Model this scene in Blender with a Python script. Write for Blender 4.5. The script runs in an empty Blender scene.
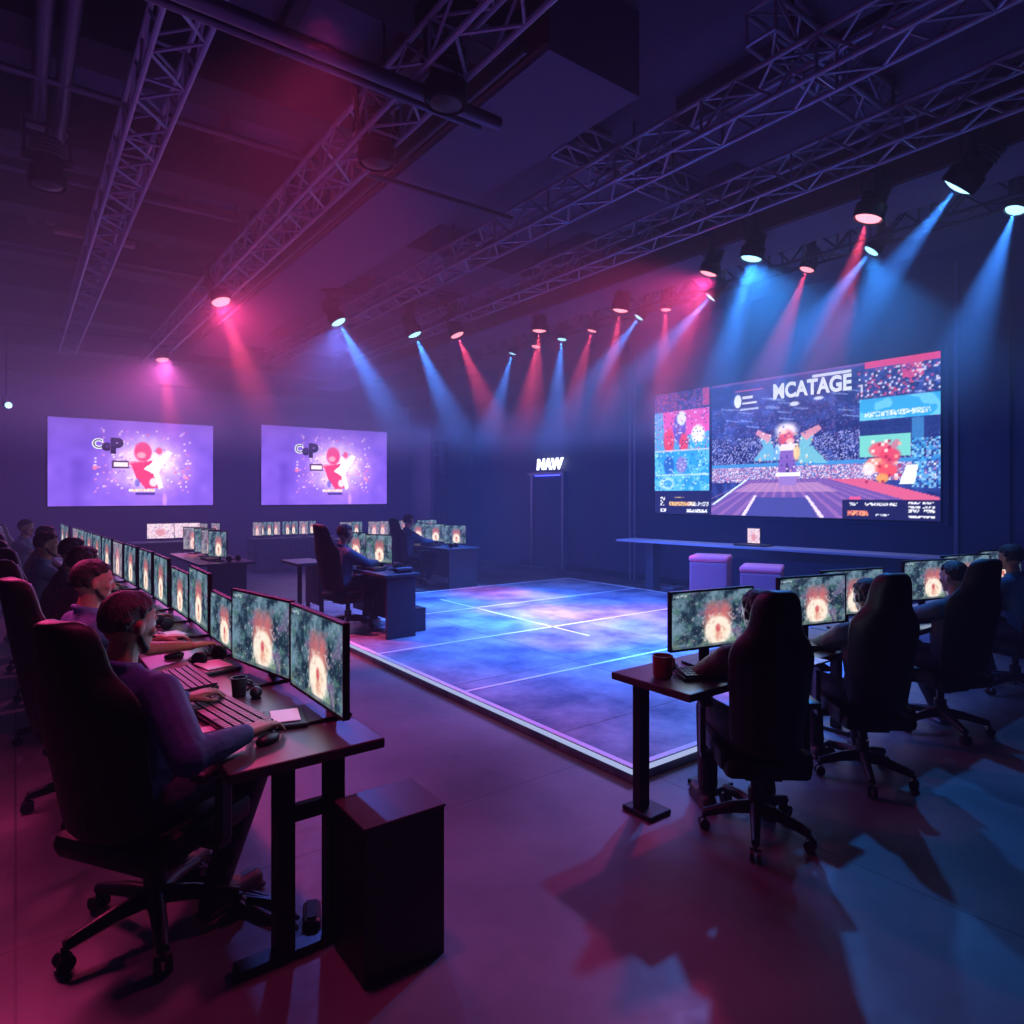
import bpy, bmesh, math, random
import numpy as np
from mathutils import Vector, Matrix, Euler

random.seed(7)
RNG = np.random.default_rng(11)
SC = bpy.context.scene
COL = SC.collection
PI = math.pi
R = math.radians

# ------------------------------------------------------------------ materials
def srgb(r, g, b):
    def f(c):
        c /= 255.0
        return c / 12.92 if c <= 0.04045 else ((c + 0.055) / 1.055) ** 2.4
    return (f(r), f(g), f(b), 1.0)

def mat(name, col, rough=0.5, metal=0.0, noise=0.0, scale=20.0, bump=0.0, spec=0.5):
    m = bpy.data.materials.new(name)
    m.use_nodes = True
    nt = m.node_tree
    b = nt.nodes['Principled BSDF']
    b.inputs['Base Color'].default_value = col
    b.inputs['Roughness'].default_value = rough
    b.inputs['Metallic'].default_value = metal
    b.inputs['Specular IOR Level'].default_value = spec
    if noise or bump:
        tc = nt.nodes.new('ShaderNodeTexCoord')
        nz = nt.nodes.new('ShaderNodeTexNoise')
        nz.inputs['Scale'].default_value = scale
        nz.inputs['Detail'].default_value = 4
        nt.links.new(tc.outputs['Object'], nz.inputs['Vector'])
        if noise:
            mx = nt.nodes.new('ShaderNodeMix')
            mx.data_type = 'RGBA'
            mx.inputs['A'].default_value = tuple(c * (1 - noise) for c in col[:3]) + (1,)
            mx.inputs['B'].default_value = tuple(min(1, c * (1 + noise)) for c in col[:3]) + (1,)
            nt.links.new(nz.outputs['Fac'], mx.inputs['Factor'])
            nt.links.new(mx.outputs['Result'], b.inputs['Base Color'])
        if bump:
            bp = nt.nodes.new('ShaderNodeBump')
            bp.inputs['Strength'].default_value = bump
            bp.inputs['Distance'].default_value = 0.01
            nt.links.new(nz.outputs['Fac'], bp.inputs['Height'])
            nt.links.new(bp.outputs['Normal'], b.inputs['Normal'])
    return m

def emit(name, col, s, sample=False):
    m = bpy.data.materials.new(name)
    m.use_nodes = True
    nt = m.node_tree
    nt.nodes.remove(nt.nodes['Principled BSDF'])
    e = nt.nodes.new('ShaderNodeEmission')
    e.inputs['Color'].default_value = col
    e.inputs['Strength'].default_value = s
    nt.links.new(e.outputs[0], nt.nodes['Material Output'].inputs['Surface'])
    if not sample:
        m.cycles.emission_sampling = 'NONE'
    return m

def screen_mat(name, s):
    m = emit(name, (1, 1, 1, 1), s)
    nt = m.node_tree
    a = nt.nodes.new('ShaderNodeVertexColor')
    a.layer_name = 'Col'
    e = [n for n in nt.nodes if n.type == 'EMISSION'][0]
    nt.links.new(a.outputs['Color'], e.inputs['Color'])
    return m

def floor_mat():
    m = mat('polished_concrete', srgb(96, 92, 100), 0.42)
    nt = m.node_tree
    b = nt.nodes['Principled BSDF']
    tc = nt.nodes.new('ShaderNodeTexCoord')
    n1 = nt.nodes.new('ShaderNodeTexNoise'); n1.inputs['Scale'].default_value = 1.1; n1.inputs['Detail'].default_value = 8
    n2 = nt.nodes.new('ShaderNodeTexNoise'); n2.inputs['Scale'].default_value = 14; n2.inputs['Detail'].default_value = 6
    br = nt.nodes.new('ShaderNodeTexBrick'); br.offset = 0.0
    br.inputs['Scale'].default_value = 1.0; br.inputs['Mortar Size'].default_value = 0.006
    br.inputs['Brick Width'].default_value = 3.1; br.inputs['Row Height'].default_value = 3.1
    br.inputs['Color1'].default_value = (1, 1, 1, 1); br.inputs['Color2'].default_value = (1, 1, 1, 1); br.inputs['Mortar'].default_value = (.45, .45, .45, 1)
    for n in (n1, n2, br):
        nt.links.new(tc.outputs['Object'], n.inputs['Vector'])
    cr = nt.nodes.new('ShaderNodeValToRGB')
    cr.color_ramp.elements[0].position = .3; cr.color_ramp.elements[0].color = srgb(68, 64, 74)
    cr.color_ramp.elements[1].position = .7; cr.color_ramp.elements[1].color = srgb(112, 108, 116)
    nt.links.new(n1.outputs['Fac'], cr.inputs['Fac'])
    mx = nt.nodes.new('ShaderNodeMix'); mx.data_type = 'RGBA'; mx.blend_type = 'MULTIPLY'; mx.inputs['Factor'].default_value = 1
    nt.links.new(cr.outputs['Color'], mx.inputs['A']); nt.links.new(br.outputs['Color'], mx.inputs['B'])
    nt.links.new(mx.outputs['Result'], b.inputs['Base Color'])
    mr = nt.nodes.new('ShaderNodeMapRange'); mr.inputs['To Min'].default_value = .34; mr.inputs['To Max'].default_value = .6
    nt.links.new(n2.outputs['Fac'], mr.inputs['Value']); nt.links.new(mr.outputs[0], b.inputs['Roughness'])
    bp = nt.nodes.new('ShaderNodeBump'); bp.inputs['Strength'].default_value = .08; bp.inputs['Distance'].default_value = .01
    nt.links.new(n2.outputs['Fac'], bp.inputs['Height']); nt.links.new(bp.outputs['Normal'], b.inputs['Normal'])
    return m

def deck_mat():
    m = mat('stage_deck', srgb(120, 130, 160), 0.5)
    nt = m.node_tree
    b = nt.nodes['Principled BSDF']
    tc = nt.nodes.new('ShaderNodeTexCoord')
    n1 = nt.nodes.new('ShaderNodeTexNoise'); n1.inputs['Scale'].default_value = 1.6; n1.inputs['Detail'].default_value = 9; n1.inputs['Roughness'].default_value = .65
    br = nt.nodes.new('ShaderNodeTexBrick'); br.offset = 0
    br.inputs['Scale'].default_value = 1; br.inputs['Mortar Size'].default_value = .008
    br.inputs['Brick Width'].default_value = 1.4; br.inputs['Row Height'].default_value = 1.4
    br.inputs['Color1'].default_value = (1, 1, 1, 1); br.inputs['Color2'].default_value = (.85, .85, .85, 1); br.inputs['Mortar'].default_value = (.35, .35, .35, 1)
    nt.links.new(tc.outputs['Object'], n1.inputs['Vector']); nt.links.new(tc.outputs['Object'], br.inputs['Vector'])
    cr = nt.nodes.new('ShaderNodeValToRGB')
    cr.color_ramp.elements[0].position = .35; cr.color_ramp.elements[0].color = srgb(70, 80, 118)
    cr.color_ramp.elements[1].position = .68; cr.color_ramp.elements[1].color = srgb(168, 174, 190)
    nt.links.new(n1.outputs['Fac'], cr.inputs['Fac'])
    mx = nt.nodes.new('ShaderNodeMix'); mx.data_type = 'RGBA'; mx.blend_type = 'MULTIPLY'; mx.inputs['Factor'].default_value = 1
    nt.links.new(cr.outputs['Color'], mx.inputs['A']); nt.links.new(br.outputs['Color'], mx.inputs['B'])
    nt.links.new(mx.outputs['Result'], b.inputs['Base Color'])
    return m

M = dict(
    floor=floor_mat(), deck=deck_mat(),
    wall=mat('wall_paint', srgb(70, 66, 92), .8, noise=.12, scale=2.0),
    wall_blue=mat('wall_blue_lit', srgb(54, 62, 98), .75, noise=.12, scale=2.0),  # blue light on the right wall put into the paint colour
    ceil=mat('ceiling_paint', srgb(92, 84, 108), .85, noise=.15, scale=1.5),
    ceil_dark=mat('ceiling_dark', srgb(34, 32, 46), .8),
    joist=mat('joist_paint', srgb(34, 30, 42), .7),
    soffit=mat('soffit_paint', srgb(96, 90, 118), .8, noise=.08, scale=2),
    red_lit_side=mat('soffit_side', srgb(96, 50, 58), .7),  # red light on the soffit sides put into the colour
    truss=mat('truss_aluminium', srgb(150, 146, 168), .35, .35),
    truss_dark=mat('truss_black', srgb(60, 58, 72), .4, .3),
    pipe=mat('pipe_metal', srgb(90, 86, 104), .35, .7),
    black=mat('black_plastic', srgb(26, 26, 30), .42),
    matte=mat('black_matte', srgb(18, 18, 22), .6),
    metal=mat('black_metal', srgb(40, 40, 46), .35, .6),
    desk=mat('desk_laminate', srgb(70, 56, 64), .38, noise=.12, scale=30),
    desk_blue=mat('desk_dark', srgb(60, 66, 84), .45, noise=.06, scale=10),
    box=mat('pedestal_dark', srgb(26, 25, 31), .5, noise=.1, scale=8),
    leather=mat('chair_leather', srgb(11, 11, 14), .5, bump=.1, scale=60, spec=.3),
    leather_light=mat('chair_leather_grey', srgb(84, 82, 96), .42, bump=.1, scale=60),  # lighter inner leather, with screen light put into the grey
    key=mat('keycap', srgb(52, 48, 56), .45),
    pad=mat('mouse_pad', srgb(30, 30, 36), .8),
    skin_a=mat('skin_brown', srgb(128, 86, 66), .5, noise=.06, scale=40),
    skin_b=mat('skin_tan', srgb(176, 128, 106), .5, noise=.06, scale=40),
    hair=mat('hair_dark', srgb(30, 24, 24), .6, bump=.6, scale=120),
    denim=mat('navy_denim_shirt', srgb(48, 70, 116), .8, noise=.25, scale=16, bump=.9),
    tee=mat('blue_grey_tshirt', srgb(92, 114, 156), .8, noise=.12, scale=14, bump=.7),
    sweat=mat('grey_sweater', srgb(82, 80, 92), .85, noise=.12, scale=18, bump=.7),
    maroon=mat('maroon_sweater', srgb(84, 58, 66), .85, noise=.12, scale=18, bump=.7),
    teal=mat('teal_jacket', srgb(50, 92, 124), .75, noise=.12, scale=40),
    dark_top=mat('dark_top', srgb(50, 44, 52), .8, noise=.12, scale=40),
    trouser=mat('dark_jeans', srgb(36, 40, 58), .8, noise=.2, scale=18, bump=.8),
    shoe=mat('pale_sneaker', srgb(170, 172, 186), .5),
    shoe_dark=mat('dark_sneaker', srgb(56, 48, 56), .5),
    eye=mat('eye_white', srgb(210, 205, 200), .2),
    mug=mat('red_mug', srgb(150, 40, 52), .3),
    paper=mat('paper', srgb(225, 205, 215), .6),
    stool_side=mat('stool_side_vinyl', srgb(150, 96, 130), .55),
    stool=mat('stool_vinyl', srgb(240, 112, 146), .5, noise=.05, scale=6),  # pink light on the stools put into the vinyl colour
    bench=mat('bench_top', srgb(176, 182, 214), .35),
    tan=mat('tan_fixture', srgb(150, 110, 100), .5),
    cable=mat('cable_rubber', srgb(40, 46, 70), .35),
    trim=mat('trim_metal', srgb(110, 112, 140), .4, .3),
    led=emit('led_strip', srgb(190, 205, 255), .75),
    line=mat('court_line', srgb(225, 228, 240), .5),
    red_lens=emit('red_lens', (1, .30, .40, 1), 2.6),
    blue_lens=emit('blue_lens', (.34, .74, 1, 1), 3),
    sign=emit('sign_letters', (.86, .88, 1, 1), 2.6),
    blue_glow=emit('blue_led_tube', (.06, .07, 1, 1), 3.0),
    white_text=emit('white_lettering', (.92, .95, 1, 1), 1.15),
    dark_text=emit('dark_lettering', srgb(34, 26, 70), 1.0),
    game=screen_mat('game_screen', 1.05),
    wall_screen=screen_mat('wall_screen', 1.3),
)

# ------------------------------------------------------------------ mesh builder
class MB:
    def __init__(self):
        self.v, self.f = [], []

    def add(self, verts, faces, T=None):
        b = len(self.v)
        if T is not None:
            verts = [T @ Vector(p) for p in verts]
        self.v.extend([tuple(p) for p in verts])
        self.f.extend([tuple(i + b for i in f) for f in faces])
        return self

    def box(self, c, s, bevel=0.0, rot=None):
        T = Matrix.Translation(Vector(c))
        if rot is not None:
            T = T @ Euler(rot).to_matrix().to_4x4()
        hx, hy, hz = s[0] / 2, s[1] / 2, s[2] / 2
        if bevel <= 0:
            vs = [(x, y, z) for x in (-hx, hx) for y in (-hy, hy) for z in (-hz, hz)]
            fs = [(0, 1, 3, 2), (4, 6, 7, 5), (0, 4, 5, 1), (2, 3, 7, 6), (0, 2, 6, 4), (1, 5, 7, 3)]
            return self.add(vs, fs, T)
        bm = bmesh.new()
        bmesh.ops.create_cube(bm, size=1)
        bmesh.ops.scale(bm, vec=s, verts=bm.verts)
        bmesh.ops.bevel(bm, geom=bm.edges[:], offset=min(bevel, min(s) * .45), segments=2, affect='EDGES', profile=.5)
        bm.verts.index_update()
        vs = [v.co.copy() for v in bm.verts]
        fs = [tuple(v.index for v in f.verts) for f in bm.faces]
        bm.free()
        return self.add(vs, fs, T)

    def tube(self, pts, r, n=8, cap=True):
        pts = [Vector(p) for p in pts]
        rs = r if isinstance(r, (list, tuple)) else [r] * len(pts)
        rings = []
        up = None
        for i, p in enumerate(pts):
            a = pts[max(0, i - 1)]; b = pts[min(len(pts) - 1, i + 1)]
            d = (b - a).normalized()
            if up is None:
                up = Vector((0, 0, 1)) if abs(d.z) < .9 else Vector((1, 0, 0))
            s = d.cross(up).normalized(); u = s.cross(d).normalized(); up = u
            rings.append([p + (s * math.cos(2 * PI * k / n) + u * math.sin(2 * PI * k / n)) * rs[i] for k in range(n)])
        vs = [q for ring in rings for q in ring]
        fs = []
        for i in range(len(pts) - 1):
            for k in range(n):
                k2 = (k + 1) % n
                fs.append((i * n + k, i * n + k2, (i + 1) * n + k2, (i + 1) * n + k))
        if cap:
            fs.append(tuple(range(n - 1, -1, -1)))
            fs.append(tuple((len(pts) - 1) * n + k for k in range(n)))
        return self.add(vs, fs)

    def lathe(self, prof, n=24, T=None):
        vs, fs = [], []
        for r_, z in prof:
            for k in range(n):
                vs.append((r_ * math.cos(2 * PI * k / n), r_ * math.sin(2 * PI * k / n), z))
        for i in range(len(prof) - 1):
            for k in range(n):
                k2 = (k + 1) % n
                fs.append((i * n + k, i * n + k2, (i + 1) * n + k2, (i + 1) * n + k))
        fs.append(tuple(range(n - 1, -1, -1)))
        fs.append(tuple((len(prof) - 1) * n + k for k in range(n)))
        return self.add(vs, fs, T)

    def ball(self, c, r, n=14, m=9, rot=None):
        if not isinstance(r, (list, tuple)):
            r = (r, r, r)
        T = Matrix.Translation(Vector(c))
        if rot is not None:
            T = T @ (rot if isinstance(rot, Matrix) else Euler(rot).to_matrix()).to_4x4()
        vs = [(0, 0, -r[2])]
        for i in range(1, m):
            t = -PI / 2 + PI * i / m
            for k in range(n):
                a = 2 * PI * k / n
                vs.append((r[0] * math.cos(t) * math.cos(a), r[1] * math.cos(t) * math.sin(a), r[2] * math.sin(t)))
        vs.append((0, 0, r[2]))
        fs = [(0, 1 + (k + 1) % n, 1 + k) for k in range(n)]
        for i in range(m - 2):
            for k in range(n):
                a, b = 1 + i * n + k, 1 + i * n + (k + 1) % n
                fs.append((a, b, b + n, a + n))
        last = len(vs) - 1
        o = 1 + (m - 2) * n
        fs += [(o + k, o + (k + 1) % n, last) for k in range(n)]
        return self.add(vs, fs, T)

    def chain(self, nodes):
        """tapered capsules through (point, radius) nodes; meant to be remeshed into one skin"""
        for p, r in nodes:
            self.ball(p, r, 12, 8)
        for (a, ra), (b, rb) in zip(nodes, nodes[1:]):
            self.tube([a, b], [ra, rb], 12)
        return self

    def mesh(self, name, m, smooth=False):
        me = bpy.data.meshes.new(name)
        me.from_pydata(self.v, [], self.f)
        me.update()
        if m is not None:
            me.materials.append(m)
        if smooth:
            me.polygons.foreach_set('use_smooth', [True] * len(me.polygons))
            if smooth != 'all':
                try:
                    me.set_sharp_from_angle(angle=R(40))
                except Exception:
                    pass
        return me

    def build(self, name, m, parent=None, smooth=False, loc=None):
        return link(name, self.mesh(name, m, smooth), parent, loc)

def link(name, me, parent=None, loc=None, rz=0.0):
    o = bpy.data.objects.new(name, me)
    COL.objects.link(o)
    if parent is not None:
        o.parent = parent
    if loc is not None:
        o.location = loc
    o.rotation_euler.z = rz
    return o

def remesh(mb, name, m, voxel, smooth=3):
    """grow one continuous skin over overlapping volumes"""
    me = mb.mesh(name, None)
    o = bpy.data.objects.new('tmp', me)
    COL.objects.link(o)
    r = o.modifiers.new('r', 'REMESH'); r.mode = 'VOXEL'; r.voxel_size = voxel
    s = o.modifiers.new('s', 'SMOOTH'); s.iterations = smooth; s.factor = .5
    dg = bpy.context.evaluated_depsgraph_get()
    dg.update()
    out = bpy.data.meshes.new_from_object(o.evaluated_get(dg), depsgraph=dg)
    bpy.data.objects.remove(o)
    out.name = name
    out.materials.clear()
    out.materials.append(m)
    out.polygons.foreach_set('use_smooth', [True] * len(out.polygons))
    return out

def tag(o, label, cat, group=None):
    o['label'] = label
    o['category'] = cat
    if group:
        o['group'] = group
    return o

def thing(name, label, cat, loc=(0, 0, 0), rz=0.0, group=None):
    o = bpy.data.objects.new(name, None)
    COL.objects.link(o)
    o.empty_display_size = .1
    o.location = loc
    o.rotation_euler = (0, 0, rz)
    return tag(o, label, cat, group)

def dup(root, loc, rz, label, group=None):
    r = root.copy(); COL.objects.link(r)
    r.location = loc
    r.rotation_euler = (0, 0, rz)
    r['label'] = label
    if group:
        r['group'] = group
    for ch in list(root.children):
        c = ch.copy(); COL.objects.link(c); c.parent = r
        for g in list(ch.children):
            d = g.copy(); COL.objects.link(d); d.parent = c
    return r

def struct(name, mb, m, smooth=False):
    o = mb.build(name, m, None, smooth)
    o['kind'] = 'structure'
    return o

def text_mesh(s, size, m, extrude=0.004, bold=0.0, shear=0.0, spacing=1.0):
    cu = bpy.data.curves.new('txt', 'FONT')
    cu.body = s; cu.size = size; cu.extrude = extrude; cu.offset = bold; cu.shear = shear; cu.space_character = spacing
    cu.align_x = 'CENTER'; cu.align_y = 'CENTER'
    o = bpy.data.objects.new('tmp', cu); COL.objects.link(o)
    dg = bpy.context.evaluated_depsgraph_get(); dg.update()
    me = bpy.data.meshes.new_from_object(o.evaluated_get(dg), depsgraph=dg)
    bpy.data.objects.remove(o)
    me.materials.clear(); me.materials.append(m)
    # letters stand in the local YZ plane, reading along +Y, facing +X
    me.transform(Matrix(((0, 0, 1, 0), (1, 0, 0, 0), (0, 1, 0, 0), (0, 0, 0, 1))))
    return me

# ------------------------------------------------------------------ painted screens (colour attribute on a grid)
def lin(a):
    a = np.clip(a, 0, 255) / 255.0
    return np.where(a <= .04045, a / 12.92, ((a + .055) / 1.055) ** 2.4)

def fnoise(nx, ny, cx, cy):
    g = RNG.random((cy + 2, cx + 2))
    x = np.linspace(0, cx, nx); y = np.linspace(0, cy, ny)
    xi = x.astype(int); yi = y.astype(int); fx = (x - xi)[None, :]; fy = (y - yi)[:, None]
    a = g[np.ix_(yi, xi)]; b = g[np.ix_(yi, xi + 1)]; c = g[np.ix_(yi + 1, xi)]; d = g[np.ix_(yi + 1, xi + 1)]
    return (a * (1 - fx) + b * fx) * (1 - fy) + (c * (1 - fx) + d * fx) * fy

class Paint:
    """paints RGB on an nx*ny grid; u to the viewer's right, v downwards, both 0..1"""
    def __init__(self, nx, ny, base, asp):
        self.nx, self.ny, self.asp = nx, ny, asp
        self.u, self.v = np.meshgrid(np.linspace(0, 1, nx), np.linspace(0, 1, ny))
        self.c = np.ones((ny, nx, 3)) * np.array(base, float)

    def mixm(self, m, col):
        m = np.clip(m, 0, 1)[..., None]
        self.c = self.c * (1 - m) + np.array(col, float) * m

    def rect(self, u0, v0, u1, v1, col, a=1.0):
        self.mixm(((self.u >= u0) & (self.u <= u1) & (self.v >= v0) & (self.v <= v1)) * a, col)

    def ell(self, cu, cv, ru, rv, col, a=1.0, soft=.15, rot=0.0):
        x = (self.u - cu) * self.asp; y = self.v - cv
        c, s = math.cos(rot), math.sin(rot)
        x, y = x * c + y * s, -x * s + y * c
        d = np.sqrt((x / (ru * self.asp)) ** 2 + (y / rv) ** 2)
        self.mixm(np.clip((1 - d) / soft, 0, 1) * a, col)

    def poly(self, pts, col, a=1.0):
        inside = np.zeros_like(self.u, bool)
        n = len(pts)
        for i in range(n):
            (x1, y1), (x2, y2) = pts[i], pts[(i + 1) % n]
            cond = (y1 > self.v) != (y2 > self.v)
            xs = (x2 - x1) * (self.v - y1) / ((y2 - y1) if y2 != y1 else 1e-9) + x1
            inside ^= cond & (self.u < xs)
        self.mixm(inside * a, col)

    def speck(self, u0, v0, u1, v1, cols, dens, a=1.0, cell=1):
        k = RNG.random((self.ny // cell + 1, self.nx // cell + 1))
        k = np.kron(k, np.ones((cell, cell)))[:self.ny, :self.nx]
        reg = (self.u >= u0) & (self.u <= u1) & (self.v >= v0) & (self.v <= v1)
        step = dens / len(cols)
        for i, col in enumerate(cols):
            self.mixm((reg & (k >= i * step) & (k < (i + 1) * step)) * a, col)

    def mesh(self, name, w, h, m):
        nx, ny = self.nx, self.ny
        ys = np.linspace(-w / 2, w / 2, nx); zs = np.linspace(h, 0, ny)
        Y, Z = np.meshgrid(ys, zs)
        vs = np.stack([np.zeros_like(Y), Y, Z], -1).reshape(-1, 3)
        idx = np.arange(nx * ny).reshape(ny, nx)
        fs = np.stack([idx[1:, :-1], idx[1:, 1:], idx[:-1, 1:], idx[:-1, :-1]], -1).reshape(-1, 4)
        me = bpy.data.meshes.new(name)
        me.from_pydata(vs.tolist(), [], fs.tolist())
        at = me.color_attributes.new('Col', 'FLOAT_COLOR', 'POINT')
        rgba = np.ones((nx * ny, 4), np.float32)
        rgba[:, :3] = lin(self.c).reshape(-1, 3)
        at.data.foreach_set('color', rgba.ravel())
        me.materials.append(m)
        me.update()
        return me

def paint_game(seed, tint=0.0, cx=.56):
    p = Paint(128, 72, (60, 86, 104), 1.78)
    n = fnoise(128, 72, 9, 6) * .6 + fnoise(128, 72, 30, 18) * .4
    p.mixm((n - .40) * 3, (112, 142, 160))
    p.mixm((.47 - n) * 5, (30, 46, 66))
    p.mixm((fnoise(128, 72, 14, 9) - .58) * 3.5, (78, 118, 112))
    p.mixm((fnoise(128, 72, 12, 8) - .66) * 4, (112, 98, 136))
    for k in range(70):
        p.ell(RNG.random(), RNG.random() ** .8, .008 + .018 * RNG.random(), .012 + .022 * RNG.random(), ((190, 212, 216), (140, 178, 186), (226, 190, 192), (50, 70, 98), (130, 166, 140))[k % 5], .55, .7)
    p.speck(0, 0, 1, 1, [(206, 222, 226), (150, 186, 194), (232, 196, 196), (44, 60, 84)], .06, .5)
    p.mixm((p.v - .80) * 4 * (fnoise(128, 72, 26, 12) > .45), (152, 172, 146))
    n2 = fnoise(128, 72, 40, 24)
    # broad coral mass, pale dome, ember heart
    p.ell(cx, .46, .20, .32, (200, 108, 112), .85, .6)
    p.ell(cx - .095, .38, .085, .24, (206, 106, 110), .65, .7, .2)
    p.ell(cx + .10, .37, .085, .24, (206, 106, 110), .65, .7, -.2)
    p.mixm((np.abs(p.u - cx) < .2) * (np.abs(p.v - .4) < .25) * (n2 > .58) * .5, (140, 104, 126))
    p.ell(cx, .62, .20, .25, (226, 150, 136), .75, .4)
    p.ell(cx, .73, .185, .29, (252, 238, 220), .97, .2)
    p.ell(cx + .02, .76, .12, .20, (248, 220, 190), .6, .5)
    p.ell(cx, .69, .04, .10, (206, 82, 96), .9, .5)
    p.ell(cx + .01, .84, .06, .11, (222, 130, 112), .7, .7)
    p.mixm((np.abs(p.u - cx) < .2) * (np.abs(p.v - .70) < .28) * (n2 > .64) * .4, (255, 248, 236))
    p.mixm((np.abs(p.u - cx) < .2) * (np.abs(p.v - .74) < .26) * (n2 < .20) * .35, (206, 136, 126))
    p.rect(0, .955, 1, 1, (48, 62, 84), .5)
    p.speck(.02, .03, .2, .08, [(220, 230, 235)], .4, .7)
    if tint:
        p.mixm(np.full_like(p.u, tint), (244, 170, 190))
    return p

GAME_MESH = [paint_game(1).mesh('game_picture', 1, 1, M['game']),
             paint_game(2, cx=.52).mesh('game_picture', 1, 1, M['game']),
             paint_game(3, .3, .5).mesh('game_picture', 1, 1, M['game'])]
pw = Paint(30, 18, (236, 190, 214), 1.78)
pw.mixm(fnoise(30, 18, 8, 5), (255, 236, 240)); pw.ell(.5, .6, .25, .3, (232, 128, 140), .7, .5); pw.speck(0, 0, 1, 1, [(120, 110, 170)], .15, .8)
GAME_MESH.append(pw.mesh('game_picture', 1, 1, M['game']))
#@@SETTING@@
# ------------------------------------------------------------------ the setting
X0, X1, Y0, Y1, H = -2.6, 10.0, -1.6, 16.4, 5.0
struct('floor', MB().box(((X0 + X1) / 2, (Y0 + Y1) / 2, -.05), (X1 - X0, Y1 - Y0, .1)), M['floor'])
struct('ceiling', MB().box(((X0 + X1) / 2, (Y0 + Y1) / 2, H + .05), (X1 - X0, Y1 - Y0, .1)), M['ceil'])
struct('wall_back', MB().box(((X0 + X1) / 2, Y1 + .05, H / 2), (X1 - X0, .1, H)), M['wall'])
struct('wall_right', MB().box((X1 + .05, (Y0 + Y1) / 2, H / 2), (.1, Y1 - Y0 + .2, H)), M['wall_blue'])
struct('wall_left', MB().box((X0 - .05, (Y0 + Y1) / 2, H / 2), (.1, Y1 - Y0 + .2, H)), M['wall'])
struct('wall_front', MB().box(((X0 + X1) / 2, Y0 - .05, H / 2), (X1 - X0, .1, H)), M['wall'])
struct('baseboard_back', MB().box((3.0, Y1 - .01, .06), (11.0, .02, .12)), M['ceil_dark'])
struct('baseboard_right', MB().box((X1 - .01, 6, .06), (.02, 14, .12)), M['ceil_dark'])
TR = [0]
def trim(mb, m, smooth=False):
    TR[0] += 1
    return struct('trim_%d' % TR[0], mb, m, smooth)

# joists across the left bays and smaller battens between them
for i, y in enumerate((1.9, 3.5, 5.1, 6.7, 8.3, 9.9, 11.5, 13.1, 14.7, 16.0)):
    trim(MB().box(((X0 + 2.6) / 2, y, 4.78), (2.6 - X0, .36, .44)), M['joist'])
for x in (-1.6, .15, 1.5):
    trim(MB().box((x, 8.0, 4.95), (.09, 15.5, .1)), M['truss_dark'])
# long lowered bulkhead running the length of the hall
trim(MB().box((3.0, (3.1 + Y1) / 2, 4.7), (.8, Y1 - 3.1, .58)), M['soffit'])
trim(MB().box((2.585, (3.1 + Y1) / 2, 4.62), (.03, Y1 - 3.1, .36)), M['red_lit_side'])  # thin facing that carries the painted red light
trim(MB().box((2.35, 8, 4.86), (.3, 16, .28)), M['red_lit_side'])
# flat lowered panels between bulkhead and court soffit
for (xa, xb, ya, yb, z, k) in ((3.4, 4.35, 4.3, 6.1, 4.62, 'soffit'), (3.4, 5.6, 7.0, 8.2, 4.62, 'soffit'), (4.4, 5.6, 1.2, 3.6, 4.72, 'ceil'),
                               (3.4, 5.6, 9.6, 10.6, 4.58, 'soffit'), (3.4, 5.6, 12.0, 13.2, 4.55, 'soffit'), (4.5, 5.6, 4.4, 5.6, 4.72, 'ceil'), (3.4, 4.3, -.5, 2.2, 4.72, 'ceil')):
    trim(MB().box(((xa + xb) / 2, (ya + yb) / 2, (z + H) / 2), (xb - xa, yb - ya, H - z)), M[k])
# soffit beam over the stage lights, its side coloured as red-lit
trim(MB().box((6.0, 7.2, 4.6), (.6, 17.2, .8)), M['soffit'])
trim(MB().box((5.685, 7.2, 4.42), (.03, 17.2, .42)), M['red_lit_side'])
# cross soffits by the back wall
trim(MB().box((3.0, 14.2, 4.5), (11.0, .5, .5)), M['joist'])
trim(MB().box((3.2, 15.6, 4.25), (11.4, .4, .5)), M['joist'])
# corner block with ribbed double door, court doorway
trim(MB().box((9.35, 15.8, 2.5), (1.3, 1.2, 5.0)), M['wall'])
d = MB().box((8.98, 15.17, 1.55), (.5, .05, 3.1))
for k in range(7):
    d.box((8.78 + k * .068, 15.13, 1.55), (.02, .05, 3.1))
struct('door_1', d, M['wall'])
f = MB()
for (x, z, w_, h_) in ((8.88, 2.75, .34, .03), (8.88, 2.3, .03, .0), ):
    pass
f.box((8.9, 15.1, 2.75), (.3, .02, .03)).box((9.05, 15.1, 2.5), (.025, .02, .5)).box((8.95, 15.1, 2.5), (.02, .02, .45))
trim(f, M['trim'])
# doorway under the lit letters, on the right wall
DY = 11.88
d = MB().box((9.96, DY, 1.05), (.08, 1.05, 2.1), .01)
struct('door_2', d, M['wall_blue'])
d = MB().box((9.94, DY - .56, 1.09), (.12, .07, 2.18)).box((9.94, DY + .56, 1.09), (.12, .07, 2.18)).box((9.92, DY, 2.2), (.18, 1.3, .05))
trim(d, M['trim'])
# wall panel joints on the right wall
for y in (9.35, 9.22, 3.52, 2.95, 2.2):
    trim(MB().box((9.985, y, 2.4), (.03, .05, 4.8)), M['trim'] if y > 9 or y == 3.52 else M['wall_blue'])
trim(MB().box((9.97, 2.3, 1.52), (.04, .9, .03)).box((9.97, 2.76, 1.62), (.04, .03, .2)), M['trim'])
# dark surround behind the big screen
trim(MB().box((9.975, 6.17, 2.5), (.05, 5.14, 2.44)), M['wall_blue'])

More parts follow.
